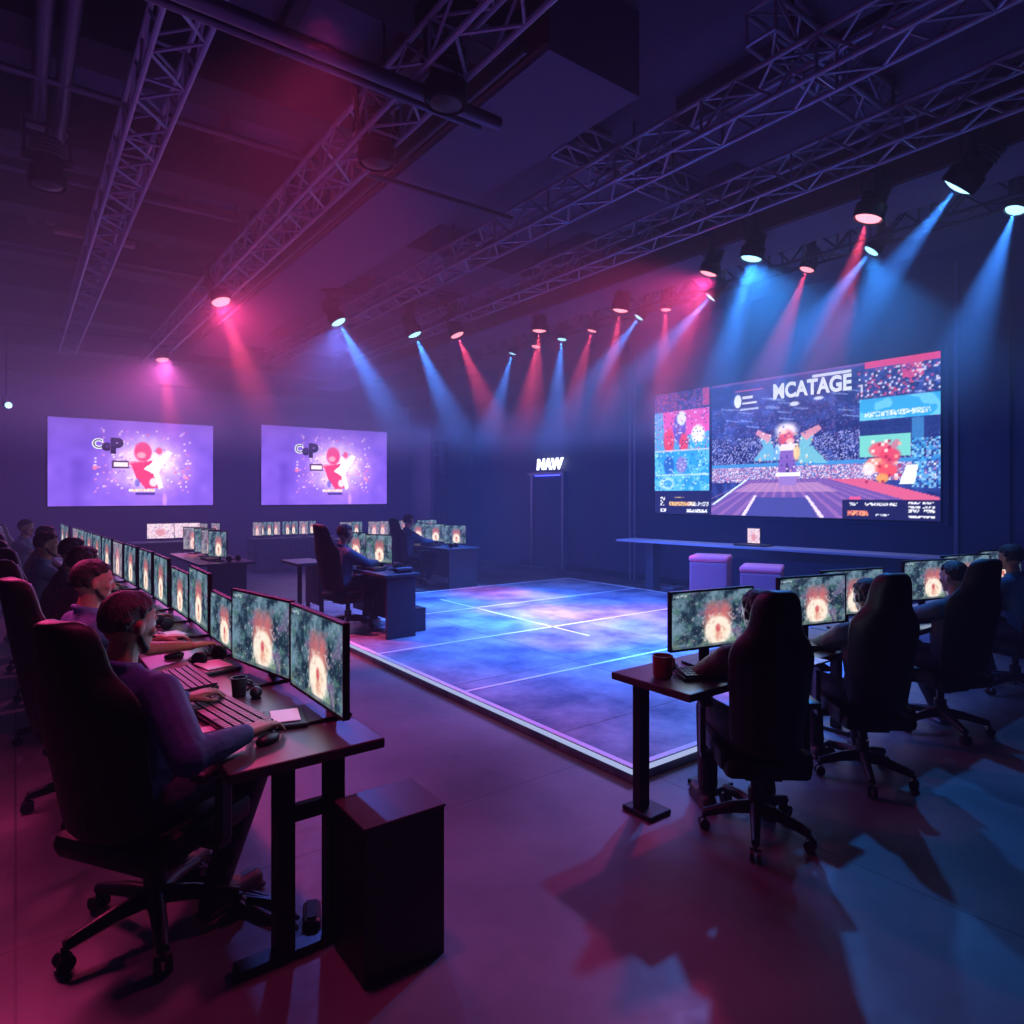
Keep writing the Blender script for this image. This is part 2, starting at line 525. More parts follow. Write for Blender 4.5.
# ------------------------------------------------------------------ stage platform
PZ = .09
pl = thing('stage_platform', 'low square stage platform with blue-lit slab top and white edge strip', 'platform', (5.75, 6.2, 0))
PW, PD = 5.7, 7.0
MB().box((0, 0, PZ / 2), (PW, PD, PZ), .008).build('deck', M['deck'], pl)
for s in (-1, 1):
    e = MB().box((s * (PW / 2 + .006), 0, PZ - .014), (.012, PD + .02, .026)).build('edge_strip', M['led'], pl)
    e = MB().box((0, s * (PD / 2 + .006), PZ - .014), (PW, .012, .026)).build('edge_strip', M['led'], pl)
for s in (-1, 1):
    MB().box((s * (PW / 2 - .03), 0, PZ + .002), (.045, PD, .004)).build('court_line', M['line'], pl)
    MB().box((0, s * (PD / 2 - .03), PZ + .002), (PW - .1, .045, .004)).build('court_line', M['line'], pl)
for y in (4.58, 6.2, 7.9):
    MB().box((0, y - 6.2, PZ + .002), (PW - .1, .035, .004)).build('court_line', M['line'], pl)
MB().box((-.5, 1.0, PZ + .002), (.03, 3.3, .004)).build('court_line', M['line'], pl)

# ------------------------------------------------------------------ wall screens
def wall_display(name, label, loc, rz, w, h, me, group=None):
    t = thing(name, label, 'screen', loc, rz, group)
    MB().box((-.03, 0, h / 2), (.06, w + .05, h + .05), .01).build('housing', M['matte'], t)
    link('picture', me, t, (.004, 0, 0))
    return t

# the arena broadcast on the right wall
p = Paint(330, 156, (34, 42, 110), 2.16)
V, U = p.v, p.u
n = fnoise(330, 156, 40, 20) * .6 + fnoise(330, 156, 90, 44) * .4
p.mixm((n - .4) * 2, (62, 86, 176))
mainR = U > .263
for k in range(26):                                    # roof rig lines
    a = .30 + .7 * RNG.random(); b = .12 + .22 * RNG.random()
    p.poly([(a, b), (a + .05, b + .02), (a + .05, b + .027), (a, b + .009)], (170, 190, 250), .6)
p.speck(.263, .2, 1, .5, [(150, 170, 240), (90, 110, 190), (214, 120, 190)], .10, .6)
p.speck(.263, .42, 1, .62, [(190, 190, 250), (96, 110, 190), (24, 28, 80)], .55, .8)   # stand
p.rect(.263, .615, 1, .645, (70, 150, 220), .9)
p.rect(.263, .645, 1, .74, (150, 150, 214), .6)
p.speck(.263, .645, 1, .75, [(250, 240, 255), (230, 130, 170), (90, 100, 180)], .7, .8)
p.poly([(.263, .92), (.40, .735), (.69, .735), (1.0, .90), (1.0, 1), (.263, 1)], (112, 84, 168))
for k in range(16):                                    # floor boards
    a = .42 + k * .017
    b = .1 + k * .062
    p.poly([(a, .74), (a + .006, .74), (b + .02, 1), (b, 1)], (188, 128, 190), .45)
p.poly([(.36, .82), (.42, .76), (.66, .76), (.72, .82)], (214, 160, 200), .55)
p.poly([(.44, .86), (.62, .86), (.66, 1), (.40, 1)], (72, 74, 156))
p.poly([(.435, .85), (.445, .85), (.40, 1), (.385, 1)], (232, 214, 250))
p.poly([(.615, .85), (.625, .85), (.68, 1), (.665, 1)], (232, 214, 250))
p.poly([(.69, .735), (.80, .74), (1.0, .86), (1.0, .9), (.95, .9)], (216, 96, 140))
p.poly([(.263, .92), (.40, .735), (.41, .735), (.275, .92)], (214, 230, 255))
# centre statue on a plinth: tall red, white and blue figure with outspread banners
p.poly([(.50, .44), (.455, .40), (.47, .50), (.43, .60), (.515, .60)], (110, 186, 226), .9)
p.poly([(.60, .44), (.645, .42), (.635, .50), (.69, .63), (.595, .62)], (120, 196, 216), .9)
p.poly([(.60, .42), (.66, .37), (.67, .40), (.62, .47)], (226, 150, 170), .9); p.poly([(.50, .42), (.45, .37), (.44, .40), (.49, .47)], (226, 150, 170), .9)
p.ell(.553, .39, .05, .07, (244, 232, 244), .95, .5); p.ell(.553, .45, .034, .075, (226, 82, 112), .9, .4)
p.ell(.54, .40, .02, .02, (252, 214, 200), .9, .5); p.ell(.565, .47, .018, .03, (250, 200, 200), .9, .5)
p.poly([(.515, .49), (.593, .49), (.583, .60), (.525, .60)], (236, 226, 246), .95)
p.poly([(.53, .53), (.578, .53), (.588, .69), (.522, .69)], (128, 92, 186), .95); p.poly([(.552, .62), (.558, .62), (.56, .69), (.55, .69)], (60, 40, 120))
p.ell(.588, .55, .014, .07, (250, 206, 150), .9, .4); p.ell(.518, .55, .014, .07, (110, 170, 226), .9, .4)
p.speck(.45, .36, .65, .69, [(255, 250, 255), (60, 60, 150), (250, 190, 140)], .10, .7, 2)
p.rect(.515, .69, .60, .715, (240, 244, 255)); p.rect(.527, .715, .588, .78, (150, 120, 200))
# right-hand side panels
p.rect(.80, 0, 1, .045, (236, 66, 120)); p.rect(.90, .03, .96, .13, (226, 70, 130), .9)
p.speck(.78, .05, 1, .22, [(232, 70, 116), (24, 26, 70), (250, 240, 255), (60, 70, 160)], .5, .8, 2)
p.rect(.786, .235, 1, .37, (56, 168, 228)); p.mixm(((U > .786) & (V > .235) & (V < .37)) * (fnoise(330, 156, 30, 18) > .55) * .7, (130, 214, 244))
p.speck(.80, .32, .98, .35, [(245, 250, 255)], .5, .9)
p.rect(.786, .38, 1, .50, (30, 48, 116), .8); p.rect(.93, .38, .96, .72, (70, 150, 214), .7)
p.rect(.786, .47, .925, .60, (120, 206, 200)); p.speck(.93, .5, 1, .8, [(70, 170, 230), (30, 60, 140), (150, 214, 246), (50, 110, 200)], .8, .75, 2)
p.ell(.845, .56, .038, .055, (238, 92, 116), .95, .3); p.ell(.87, .60, .034, .06, (224, 70, 104), .95, .3); p.ell(.83, .655, .034, .055, (244, 120, 110), .95, .3)
p.ell(.865, .69, .032, .05, (232, 80, 96), .95, .3); p.ell(.812, .68, .022, .05, (250, 226, 226), .9, .3); p.ell(.85, .74, .02, .035, (244, 160, 90), .9, .3); p.ell(.885, .53, .012, .04, (200, 120, 150), .9, .4, .6)
p.speck(.80, .50, .90, .77, [(255, 236, 236), (170, 40, 80), (250, 170, 150)], .22, .8, 3)
p.poly([(.915, .66), (.945, .66), (.935, .78), (.895, .78)], (236, 244, 250))
# lower right caption box
p.rect(.735, .875, 1, 1, (32, 32, 84)); p.rect(.755, .855, .79, .875, (220, 90, 150))
p.speck(.80, .893, .89, .912, [(240, 240, 255)], .62, .95); p.speck(.755, .893, .78, .912, [(240, 240, 255)], .6, .95)
p.speck(.75, .945, .81, .975, [(255, 170, 110), (240, 120, 120)], .8, .95); p.speck(.83, .965, .87, .98, [(230, 235, 255)], .7, .9)
for vv in (.885, .91, .935):
    p.speck(.92, vv, .95, vv + .015, [(240, 240, 255)], .75, .95); p.speck(.957, vv, .985, vv + .015, [(240, 240, 255)], .75, .95)
p.speck(.92, .972, .985, .982, [(240, 240, 255)], .8, .95)
# top emblem strip
p.rect(.36, .07, .47, .075, (236, 90, 140), .9); p.ell(.372, .145, .016, .055, (245, 248, 255), 1, .2)
p.rect(.392, .115, .43, .135, (240, 244, 255), .95); p.rect(.392, .155, .445, .172, (240, 244, 255), .95); p.rect(.38, .205, .45, .215, (230, 236, 255), .8)
p.rect(.64, .03, .76, .05, (244, 244, 255), .9); p.ell(.58, .21, .02, .02, (236, 240, 255), .9, .4); p.ell(.66, .19, .02, .014, (236, 240, 255), .9, .4)
p.rect(.263, .0, .8, .018, (190, 90, 170), .55)
# left column of picture-in-picture feeds
p.rect(0, 0, .263, 1, (40, 56, 140))
p.speck(0, 0, .255, .16, [(214, 70, 130), (24, 26, 76), (70, 90, 190)], .6, .8, 2); p.rect(.225, 0, .255, .14, (236, 60, 110), .7)
p.rect(0, .16, .255, .475, (86, 160, 226)); p.poly([(.04, .16), (.255, .16), (.255, .34), (.16, .36), (.05, .40)], (236, 80, 170))
p.ell(.12, .30, .035, .15, (90, 80, 190), .95, .3); p.ell(.07, .40, .03, .12, (230, 60, 90), .95, .3); p.ell(.14, .42, .025, .09, (232, 66, 96), .95, .3); p.ell(.13, .22, .025, .07, (246, 246, 255), .95, .3)
p.ell(.205, .36, .035, .09, (246, 250, 255), .95, .3); p.rect(.165, .42, .255, .475, (60, 170, 230), .9)
p.speck(0, .16, .255, .475, [(40, 40, 130), (250, 240, 255), (230, 80, 120)], .16, .7, 2)
p.rect(0, .475, .255, .49, (214, 230, 255), .8)
p.rect(0, .49, .255, .81, (52, 156, 230)); p.mixm(((U < .255) & (V > .49) & (V < .81)) * (fnoise(330, 156, 40, 24) > .52) * .55, (120, 208, 246))
p.ell(.07, .60, .03, .09, (40, 96, 190), .9, .3); p.ell(.13, .60, .03, .08, (150, 120, 200), .8, .3)
p.rect(0, .675, .255, .69, (200, 226, 255), .7); p.ell(.06, .75, .045, .06, (214, 240, 255), .8, .4); p.ell(.065, .75, .025, .035, (52, 150, 226), .9, .3)
p.speck(0, .49, .255, .81, [(30, 80, 180), (230, 244, 255)], .12, .6, 2)
p.rect(0, .81, .263, 1, (32, 34, 88)); p.speck(.03, .86, .05, .93, [(245, 245, 255)], .5, .95, 2); p.speck(.03, .955, .055, .985, [(245, 245, 255)], .8, .95, 2)
p.speck(.07, .90, .19, .935, [(250, 214, 130), (240, 170, 110)], .75, .95); p.speck(.10, .86, .14, .87, [(230, 190, 120)], .7, .9); p.speck(.16, .90, .25, .93, [(240, 244, 255)], .4, .9); p.speck(.155, .96, .245, .985, [(240, 244, 255)], .7, .95)
p.rect(.255, 0, .265, .81, (24, 28, 80))
BW, BH = 4.97, 2.29
big = wall_display('broadcast_screen', 'huge bright arena broadcast screen on the blue right-hand wall', (9.94, 6.175, 1.345), PI, BW, BH, p.mesh('broadcast_picture', BW, BH, M['wall_screen']))
ti = link('title_lettering', text_mesh('MCATAGE', .29, M['white_text'], .002, .011, 0, 1.04), big, (.012, (.634 - .5) * BW, BH * .885))
ti.scale = (1, .92, 1.12)

# violet poster screens on the back wall
def paint_poster():
    p = Paint(170, 100, (122, 86, 214), 1.72)
    n = fnoise(170, 100, 7, 4) * .6 + fnoise(170, 100, 18, 10) * .4
    p.mixm((n - .45) * 2.2, (150, 108, 232)); p.mixm((.42 - n) * 2.5, (92, 62, 184))
    d = np.sqrt(((p.u - .58) * 1.72) ** 2 + ((p.v - .5) * 1.15) ** 2)
    e = fnoise(170, 100, 26, 15)
    p.mixm(np.clip(1.25 - d / .5, 0, 1) * (.45 + .6 * e), (226, 160, 246))
    p.mixm(np.clip(1.35 - d / .33, 0, 1) * (.55 + .6 * e), (255, 244, 255))
    p.speck(.25, .1, .85, .85, [(255, 236, 250), (236, 150, 200), (150, 90, 200)], .10, .7, 2)
    for k in range(22):
        a = RNG.random() * 6.28; rr = .26 + .2 * RNG.random()
        p.ell(.58 + rr * math.cos(a) / 1.72, .5 + rr * math.sin(a) * .8, .012, .018, (255, 220, 250) if k % 3 else (236, 110, 150), .8, .5)
    p.ell(.545, .36, .06, .13, (228, 66, 120), .97, .2); p.ell(.535, .40, .035, .045, (250, 170, 190), .9, .4); p.ell(.50, .50, .06, .035, (240, 120, 160), .9, .3)
    p.poly([(.47, .50), (.60, .46), (.66, .78), (.56, .80), (.50, .66)], (226, 62, 116))
    p.poly([(.55, .56), (.70, .34), (.73, .36), (.64, .60), (.67, .78), (.645, .8), (.61, .62)], (255, 250, 255))
    p.ell(.61, .72, .03, .06, (250, 226, 236), .95, .3); p.ell(.645, .34, .025, .05, (230, 80, 120), .9, .3); p.ell(.51, .73, .02, .06, (90, 80, 190), .7, .4)
    p.rect(.36, .47, .46, .56, (70, 36, 80)); p.rect(.372, .485, .45, .545, (250, 226, 236))
    p.ell(.26, .56, .018, .028, (236, 120, 160), .9, .4); p.ell(.82, .66, .03, .03, (232, 120, 170), .7, .5, .8)
    p.speck(.46, .80, .62, .835, [(255, 250, 255), (250, 200, 120)], .85, .95); p.rect(.50, .845, .62, .87, (70, 50, 150))
    p.ell(.68, .93, .02, .12, (214, 150, 236), .8, .6)
    return p
SW, SH = 3.12, 1.82
pm = paint_poster().mesh('poster_picture', SW, SH, M['wall_screen'])
def letters(t):
    for (s, yy, zz, sz, m, bo, dx) in (('C', -.70, 1.30, .26, 'white_text', .022, .006), ('C', -.70, 1.30, .26, 'dark_text', .0, .012), ('c', -.55, 1.27, .26, 'dark_text', .03, .008),
                                   ('P', -.36, 1.26, .42, 'dark_text', .03, .008)):
        link('logo_lettering', text_mesh(s, sz, M[m], .001, bo), t, (dx, yy, zz))
s1 = wall_display('poster_screen', 'violet poster screen on the back wall, the one nearer the left corner', (2.08, 16.36, 1.47), -PI / 2, SW, SH, pm)
letters(s1)
s2 = wall_display('poster_screen', 'violet poster screen on the back wall, the one nearer the ribbed door', (6.37, 16.36, 1.46), -PI / 2, SW, SH, pm)
letters(s2)
s2.scale = (1, 1.055, 1.06)

# lit letters above the doorway
sg = thing('letter_sign', 'glowing white letters NAW on a ledge over the dark doorway', 'sign', (9.93, DY, 2.235), PI)
link('lettering', text_mesh('NAW', .36, M['sign'], .02, .008, .12, 1.02), sg, (.02, .06, .17))
MB().box((0, 0, .012), (.05, 1.0, .024)).build('base', M['black'], sg)
tb = MB().box((9.905, DY, 2.155), (.03, .9, .03), .008).build('blue_tube_light', M['blue_glow'])
tag(tb, 'blue strip light glowing beneath the ledge of the doorway', 'light')
# ------------------------------------------------------------------ monitors and desk gear
def make_monitor(label, w=.64, h=.365, bottom=.065, pic=0, base='plate', depth=.20):
    """screen plane at local x = 0 facing +X; stand behind and below; origin on the desk top"""
    t = thing('monitor', label, 'monitor')
    hs = MB().box((-.014, 0, bottom + h / 2), (.026, w + .022, h + .024), .006).box((-.04, 0, bottom + h * .5), (.04, w * .5, h * .5), .015)
    hs.build('housing', M['matte'], t)
    s = link('picture', GAME_MESH[pic], t, (.0005, 0, bottom)); s.scale = (1, w, h)
    bz = MB()
    for sd in (-1, 1):
        bz.box((.0, sd * (w / 2 + .005), bottom + h / 2), (.006, .012, h + .022), .002)
        bz.box((.0, 0, bottom + h / 2 + sd * (h / 2 + .005)), (.006, w + .022, .013), .002)
    bz.build('bezel', M['black'], t)
    MB().box((-.075, 0, (bottom + h * .5) / 2 + .005), (.03, .06, bottom + h * .5), .008).build('stand_neck', M['metal'], t)
    if base == 'plate':
        MB().box((-.02, 0, .007), (depth, .26, .014), .006).build('stand_base', M['metal'], t)
    else:
        MB().lathe([(.13, 0), (.13, .008), (.12, .014), (.04, .018)], 28, Matrix.Translation((-.01, 0, 0))).build('stand_base', M['metal'], t, True)
    return t

MON_A = make_monitor('', pic=0)
MON_B = make_monitor('', pic=1)
MON_W = make_monitor('', .58, .305, .11, 0)              # wider low screens of the right-hand row
MON_P = make_monitor('', .62, .36, .065, 2)
MON_L = make_monitor('', .62, .36, .065, 3)
_first = set()
def place(src, loc, rz, label, group=None):
    """the first placement moves the prototype itself, later ones copy it"""
    if src.name not in _first:
        _first.add(src.name)
        src.location = loc; src.rotation_euler = (0, 0, rz); src['label'] = label
        if group:
            src['group'] = group
        return src
    return dup(src, loc, rz, label, group)

def make_keyboard(L=.46, W=.155):
    t = thing('keyboard', '', 'keyboard')                 # long side along local Y, typist on -X side
    MB().box((0, 0, .011), (W, L, .018), .005, (0, R(-3), 0)).build('case', M['matte'], t)
    k = MB()
    nx, ny = 5, max(12, int(L / .024))
    for i in range(nx):
        for j in range(ny):
            if i == 0 and ny * .28 < j < ny * .62:
                continue
            k.box((-W / 2 + (i + .5) * W / nx, -L / 2 + .012 + (j + .5) * (L - .024) / ny, .026 + i * .0014), (W / nx * .78, (L - .024) / ny * .8, .010))
    k.box((-W / 2 + .5 * W / nx, -L * .045, .026), (W / nx * .78, L * .3, .010))
    k.build('keycaps', M['key'], t)
    return t
KEYB = make_keyboard()
KEYB_BIG = make_keyboard(.60, .185)

def make_mouse():
    t = thing('mouse', '', 'mouse')
    MB().ball((0, 0, .012), (.056, .031, .025), 18, 10).build('shell', M['black'], t, True)
    MB().tube([(.02, 0, .034), (.034, 0, .031)], .006, 8).build('scroll_wheel', M['key'], t, True)
    return t
MOUSE = make_mouse()

def make_headset():
    t = thing('headset', '', 'headset')
    MB().tube([(math.cos(a) * .085, math.sin(a) * .085, .03) for a in [k * PI / 12 for k in range(-1, 14)]], .010, 8).build('headband', M['black'], t, True)
    for s in (-1, 1):
        c = MB().lathe([(.02, -.018), (.042, -.014), (.045, .0), (.040, .016), (.015, .02)], 18, Matrix.Translation((s * .083, -.02, .044)) @ Matrix.Rotation(PI / 2, 4, 'Y'))
        c.build('ear_cup', M['leather'], t, True)
    return t
HEADSET = make_headset()

# ------------------------------------------------------------------ desks
def leg_frame(t, x, d, y, z, front, back, name='leg'):
    pass

def row_desk(label, loc, rz, L, D, Z=.75):
    """desk along local +Y from the origin, depth along +X"""
    t = thing('gaming_desk', label, 'desk', loc, rz, )
    MB().box((D / 2, L / 2, Z - .02), (D, L, .04), .006).build('tabletop', M['desk'], t)
    MB().box((D * .62, L / 2, Z - .07), (.03, L - .3, .06)).build('rail', M['metal'], t)
    for y in (.08, L - .08):
        for x in (D * .36, D * .69):
            MB().box((x, y, (Z - .04) / 2 + .01), (.07, .075, Z - .06), .008).build('leg', M['metal'], t)
        MB().box((D * .5, y, .015), (D * .86, .085, .03), .008).build('foot_bar', M['metal'], t)
        MB().box((D * .525, y, .52), (D * .3, .04, .06), .006).build('cross_bar', M['metal'], t)
    return t

row_desk('red-lit long desk nearest the camera on the left, with two big monitors', (.58, 2.38, 0), 0, 2.45, .58)
row_desk('second long desk of the left row, behind the nearest one', (.565, 4.85, 0), R(1.0), 2.45, .58)
row_desk('third long desk of the left row, mostly hidden by monitors', (.50, 7.32, 0), R(2.0), 2.45, .58)
row_desk('fourth long desk of the left row, before the farthest players', (.40, 9.80, 0), R(2.0), 2.45, .58)
row_desk('last long desk of the left row, close to the back wall', (.30, 12.28, 0), R(2.0), 2.45, .58)

def facing(dx, dy):
    return math.atan2(dy, dx)
DZ = .751
LM = [  # x, y, yaw(deg), prototype, height scale
    (1.04, 2.82, 180, 'A', 1), (1.00, 3.50, 190, 'A', 1), (1.00, 4.24, 180, 'A', .78), (1.0, 4.92, 179, 'B', 1),
    (1.0, 5.56, 180, 'B', .86), (.97, 6.2, 180, 'B', 1), (.96, 6.95, 181, 'A', 1), (.93, 7.72, 182, 'A', 1),
    (.90, 8.45, 182, 'P', 1), (.87, 9.25, 183, 'A', 1), (.84, 10.05, 183, 'B', 1), (.81, 10.85, 184, 'A', 1),
    (.78, 11.6, 184, 'B', 1), (.75, 12.35, 184, 'P', 1), (.68, 13.3, 182, 'A', 1), (.66, 14.0, 182, 'B', 1)]
ORD = ['first', 'second', 'third', 'fourth', 'fifth', 'sixth', 'seventh', 'eighth', 'ninth', 'tenth', 'eleventh', 'twelfth', 'thirteenth', 'fourteenth', 'fifteenth', 'sixteenth']
for i, (x, y, a, k, _b) in enumerate(LM):
    place({'A': MON_A, 'B': MON_B, 'P': MON_P}[k], (x, y, DZ), R(a),
          'black monitor with forest game, nearest the camera at the left desk end' if i == 0 else '%s black monitor with forest game along the left row, counted from the near end' % ORD[i],
          'monitors along the left row').scale = (1, .97, _b)

place(KEYB_BIG, (.715, 3.02, DZ), R(8), 'large black keyboard in front of the nearest left-row player')
place(KEYB, (.70, 3.66, DZ), R(4), 'black keyboard beyond the large one on the nearest left desk', 'keyboards on the left row')
for i, (x, y) in enumerate(((.72, 4.75), (.72, 5.95), (.68, 7.0), (.6, 8.3))):
    place(KEYB, (x, y, DZ), R(3), 'black keyboard in front of the %s player of the left row' % ORD[i + 1], 'keyboards on the left row')
place(MOUSE, (.775, 2.60, DZ), R(30), 'black mouse under the hand of the nearest left-row player')
for i, (x, y) in enumerate(((.74, 4.28), (.74, 5.5), (.7, 6.55))):
    place(MOUSE, (x, y, DZ), R(10), 'black mouse beside the keyboard of the %s left-row player' % ORD[i + 1])
place(HEADSET, (.86, 4.02, DZ), R(40), 'black headset lying on the left desk beyond the two keyboards')
place(HEADSET, (.82, 5.28, DZ), R(100), 'black headset on the second left desk')

cup = thing('cup', 'small black cup standing beside the large keyboard on the left desk', 'cup', (.845, 3.28, DZ))
MB().lathe([(.03, 0), (.036, .09), (.033, .09), (.028, .01)], 22).build('body', M['black'], cup, True)
MB().tube([(.034, 0, .07), (.055, 0, .062), (.058, 0, .035), (.033, 0, .022)], .006, 8).build('handle', M['black'], cup, True)
rb = thing('speaker', 'little round black speaker behind the cup on the left desk', 'speaker', (.90, 3.20, DZ))
MB().ball((0, 0, .028), .028).build('body', M['black'], rb, True)
MB().lathe([(.024, 0), (.024, .006)], 18).build('base', M['metal'], rb)
def tablet(label, loc, rz, s=1.0):
    t = thing('tablet', label, 'tablet', loc, rz)
    MB().box((0, 0, .012 * s), (.20 * s, .26 * s, .024 * s), .008).build('dock', M['black'], t)
    link('lit_panel', MB().box((0, 0, .028 * s), (.135 * s, .19 * s, .006), .02).mesh('lit_panel', M['paper'], False), t, (.0, .0, 0))
    return t
tablet('pale pink tablet on a black dock before the nearest left monitor', (.905, 2.80, DZ), R(-14), .85)
tablet('pale pink tablet on a black dock further along the nearest left desk', (.86, 3.86, DZ), R(10), 1.0)
tablet('pale tablet on a black dock on the second left desk', (.84, 4.9, DZ), R(12), .9)
wp = tag(MB().box((0, 0, .003), (.12, .07, .006), .002).build('paper_note', M['paper'], None, False, (.60, 2.88, DZ)), 'small white paper beneath the forearm of the nearest left player', 'paper')

# cables under the near left desk
cb = MB()
for k in range(9):
    a = random.uniform(-.05, .05); b = random.uniform(-.06, .06)
    cb.tube([(.62 + a, 3.55 + b, .012 + .008 * (k % 3)), (.70 + b, 3.2 + a, .016 + .008 * (k % 3)), (.76 + a, 2.95 + b, .02 + .01 * (k % 2)), (.85 + b * .4, 2.75 + a * .4, .02 + .012 * (k % 4)), (.9, 2.62, .02)], .008, 6)
tag(cb.build('cable_bundle', M['cable'], None, True), 'tangle of dark cables on the floor under the nearest left desk', 'cable')
st = thing('power_strip', 'rounded dark power block at the end of the cable tangle', 'power strip', (.94, 2.58, 0), R(70))
MB().box((0, 0, .03), (.16, .07, .06), .02).build('body', M['cable'], st)
MB().box((0, 0, .062), (.12, .04, .006), .002).build('socket_face', M['matte'], st)

# the dark pedestal
pd = thing('pedestal', 'tall dark square pedestal cabinet standing at the left desk end', 'pedestal', (1.118, 2.262, 0))
MB().box((0, 0, .272), (.318, .272, .544), .004).build('body', M['box'], pd)
MB().box((0, 0, .549), (.326, .28, .012), .003).build('lid', M['desk'], pd)

# ------------------------------------------------------------------ right-hand row
def right_desk(label, x0, x1, legs):
    t = thing('gaming_desk', label, 'desk', (x0, 2.02, 0))
    L, D = x1 - x0, .52
    MB().box((L / 2, D / 2, .73), (L, D, .04), .006).build('tabletop', M['desk'], t)
    MB().box((L / 2, D * .8, .68), (L - .2, .03, .06)).build('rail', M['metal'], t)
    for x in legs:
        MB().box((x - x0, .42, .37), (.075, .06, .68), .008).build('leg', M['metal'], t)
        MB().box((x - x0 + .02, .40, .015), (.17, .2, .03), .008).build('foot_plate', M['metal'], t)
    return t
right_desk('dark desk at the near end of the right row, mug on its corner', 2.565, 4.55, (2.69, 3.24, 4.35))
right_desk('second dark desk of the right row, behind the middle chairs', 4.57, 6.65, (4.75, 6.45))
right_desk('third dark desk of the right row at the right edge', 6.67, 8.75, (6.85, 8.55))
RG = 'monitors along the right row'
def mon_from(pl_, pr_, proto, label):
    (xa, ya), (xb, yb) = pl_, pr_                      # viewer's left and right ends of the screen
    yaw = math.atan2(yb - ya, xb - xa) - PI / 2
    return place(proto, ((xa + xb) / 2, (ya + yb) / 2, DZ), yaw, label, RG)
mon_from((2.826, 2.35), (3.405, 2.235), MON_W, 'nearest monitor of the right row, beside the mug')
mon_from((3.87, 2.35), (4.44, 2.22), MON_W, 'second monitor of the right row, between the first two chairs')
mon_from((4.46, 2.38), (5.02, 2.24), MON_W, 'third monitor of the right row, half hidden by the second chair')
mon_from((5.66, 2.36), (6.22, 2.20), MON_W, 'fourth monitor of the right row, left of the third chair')
mon_from((6.42, 2.36), (6.98, 2.20), MON_W, 'fifth monitor of the right row, half hidden by the third chair')
mon_from((7.25, 2.36), (7.81, 2.20), MON_W, 'last monitor of the right row, at the right picture edge')
mg = thing('mug', 'dark red mug standing at the corner of the near right desk', 'mug', (2.70, 2.30, DZ))
MB().lathe([(.042, 0), (.05, .012), (.054, .115), (.049, .115), (.045, .015)], 26).build('body', M['mug'], mg, True)
MB().tube([(.02 + .03, 0, .095), (.085, 0, .085), (.09, 0, .05), (.05, 0, .03)], .008, 8).build('handle', M['mug'], mg, True)
rk = [(2.96, 2.13, 60), (4.02, 2.16, 65), (5.45, 2.18, 72), (6.95, 2.18, 75)]
for i, (x, y, a) in enumerate(rk):
    place(KEYB, (x, y, DZ), R(a - 0), 'black keyboard in front of the %s player of the right row' % ORD[i], 'keyboards on the right row')
place(MOUSE, (3.30, 2.08, DZ), R(60), 'black mouse right of the keyboard on the near right desk')
place(MOUSE, (4.36, 2.10, DZ), R(60), 'black mouse in front of the second right-row player')
place(MOUSE, (2.86, 2.38, DZ), R(10), 'black mouse behind the mug on the near right desk')
place(HEADSET, (5.1, 2.2, DZ), R(20), 'black headset on the second right desk')
tablet('pale tablet on a black dock between the first two right chairs', (3.72, 2.28, DZ), R(70), .8)
tablet('pale tablet on a black dock left of the third right chair', (5.22, 2.38, DZ), R(80), .8)
for i, (x, y, a, l) in enumerate(((3.62, 2.10, 20, 'single paper sheet between the first two right chairs'), (4.9, 2.3, 50, 'single paper sheet behind the second right chair'))):
    tag(MB().box((0, 0, .002), (.21, .29, .004)).build('paper_sheet', M['paper'], None, False, (x, y, DZ)), l, 'paper')

# ------------------------------------------------------------------ desks beyond the left row and on the platform
def panel_desk(label, loc, rz, L, D, Z=.74, panels=(0,), mat_='desk_blue', legs=(), inset=(.02, .06)):
    """closed-end desk along +Y from the origin, depth +X; panels = y of the closed ends"""
    t = thing('panel_desk', label, 'desk', loc, rz)
    MB().box((D / 2, L / 2, Z - .018), (D, L, .036), .005).build('tabletop', M[mat_], t)
    for y in panels:
        MB().box((D / 2, y + (.05 if y < L / 2 else -.05), (Z - .036) / 2), (D - inset[0] - inset[1], .04, Z - .036), .004).build('end_panel', M[mat_], t)
    MB().box((D * .8, L / 2, Z * .55), (.025, L - .2, Z * .8)).build('modesty_panel', M[mat_], t)
    for (x, y) in legs:
        MB().box((x, y, (Z - .036) / 2), (.05, .05, Z - .036), .006).build('leg', M['metal'], t)
    return t
P_ = PZ + .001
panel_desk('dark blue panel desk on the platform edge with a seated player', (3.26, 6.70, P_), 0, 1.75, .44, .72)
panel_desk('bare end table with one dark leg behind the platform player', (2.98, 8.72, P_), 0, .7, .42, .70, (), 'desk_blue', ((.06, .08), (.36, .08), (.36, .6)))
sb = thing('storage_box', 'small dark box on the platform against the panel desk', 'box', (3.83, 7.08, P_))
MB().box((0, 0, .13), (.15, .3, .26), .006).build('body', M['desk_blue'], sb)
MB().box((0, 0, .265), (.158, .308, .014), .004).build('lid', M['box'], sb)
place(MON_A, (3.52, 8.12, P_ + .721), R(204), 'monitor facing the platform player, farther one', 'monitors on the far desks')
place(MON_B, (3.56, 7.48, P_ + .721), R(206), 'monitor facing the platform player, nearer one', 'monitors on the far desks')
for a in list(SC.objects):
    if a.get('label', '').startswith('monitor facing the platform'):
        a.scale = (.8, .62, .92)
place(KEYB, (3.40, 7.35, P_ + .721), R(5), 'black keyboard before the platform player')
place(HEADSET, (3.52, 6.95, P_ + .721), R(60), 'black headset on the near end of the platform desk')
ps = tag(MB().box((0, 0, .03), (.22, .08, .06), .02).build('cable_box', M['desk_blue'], None, False, (3.56, 6.84, P_ + .721)), 'small grey box on the near end of the platform desk', 'box')

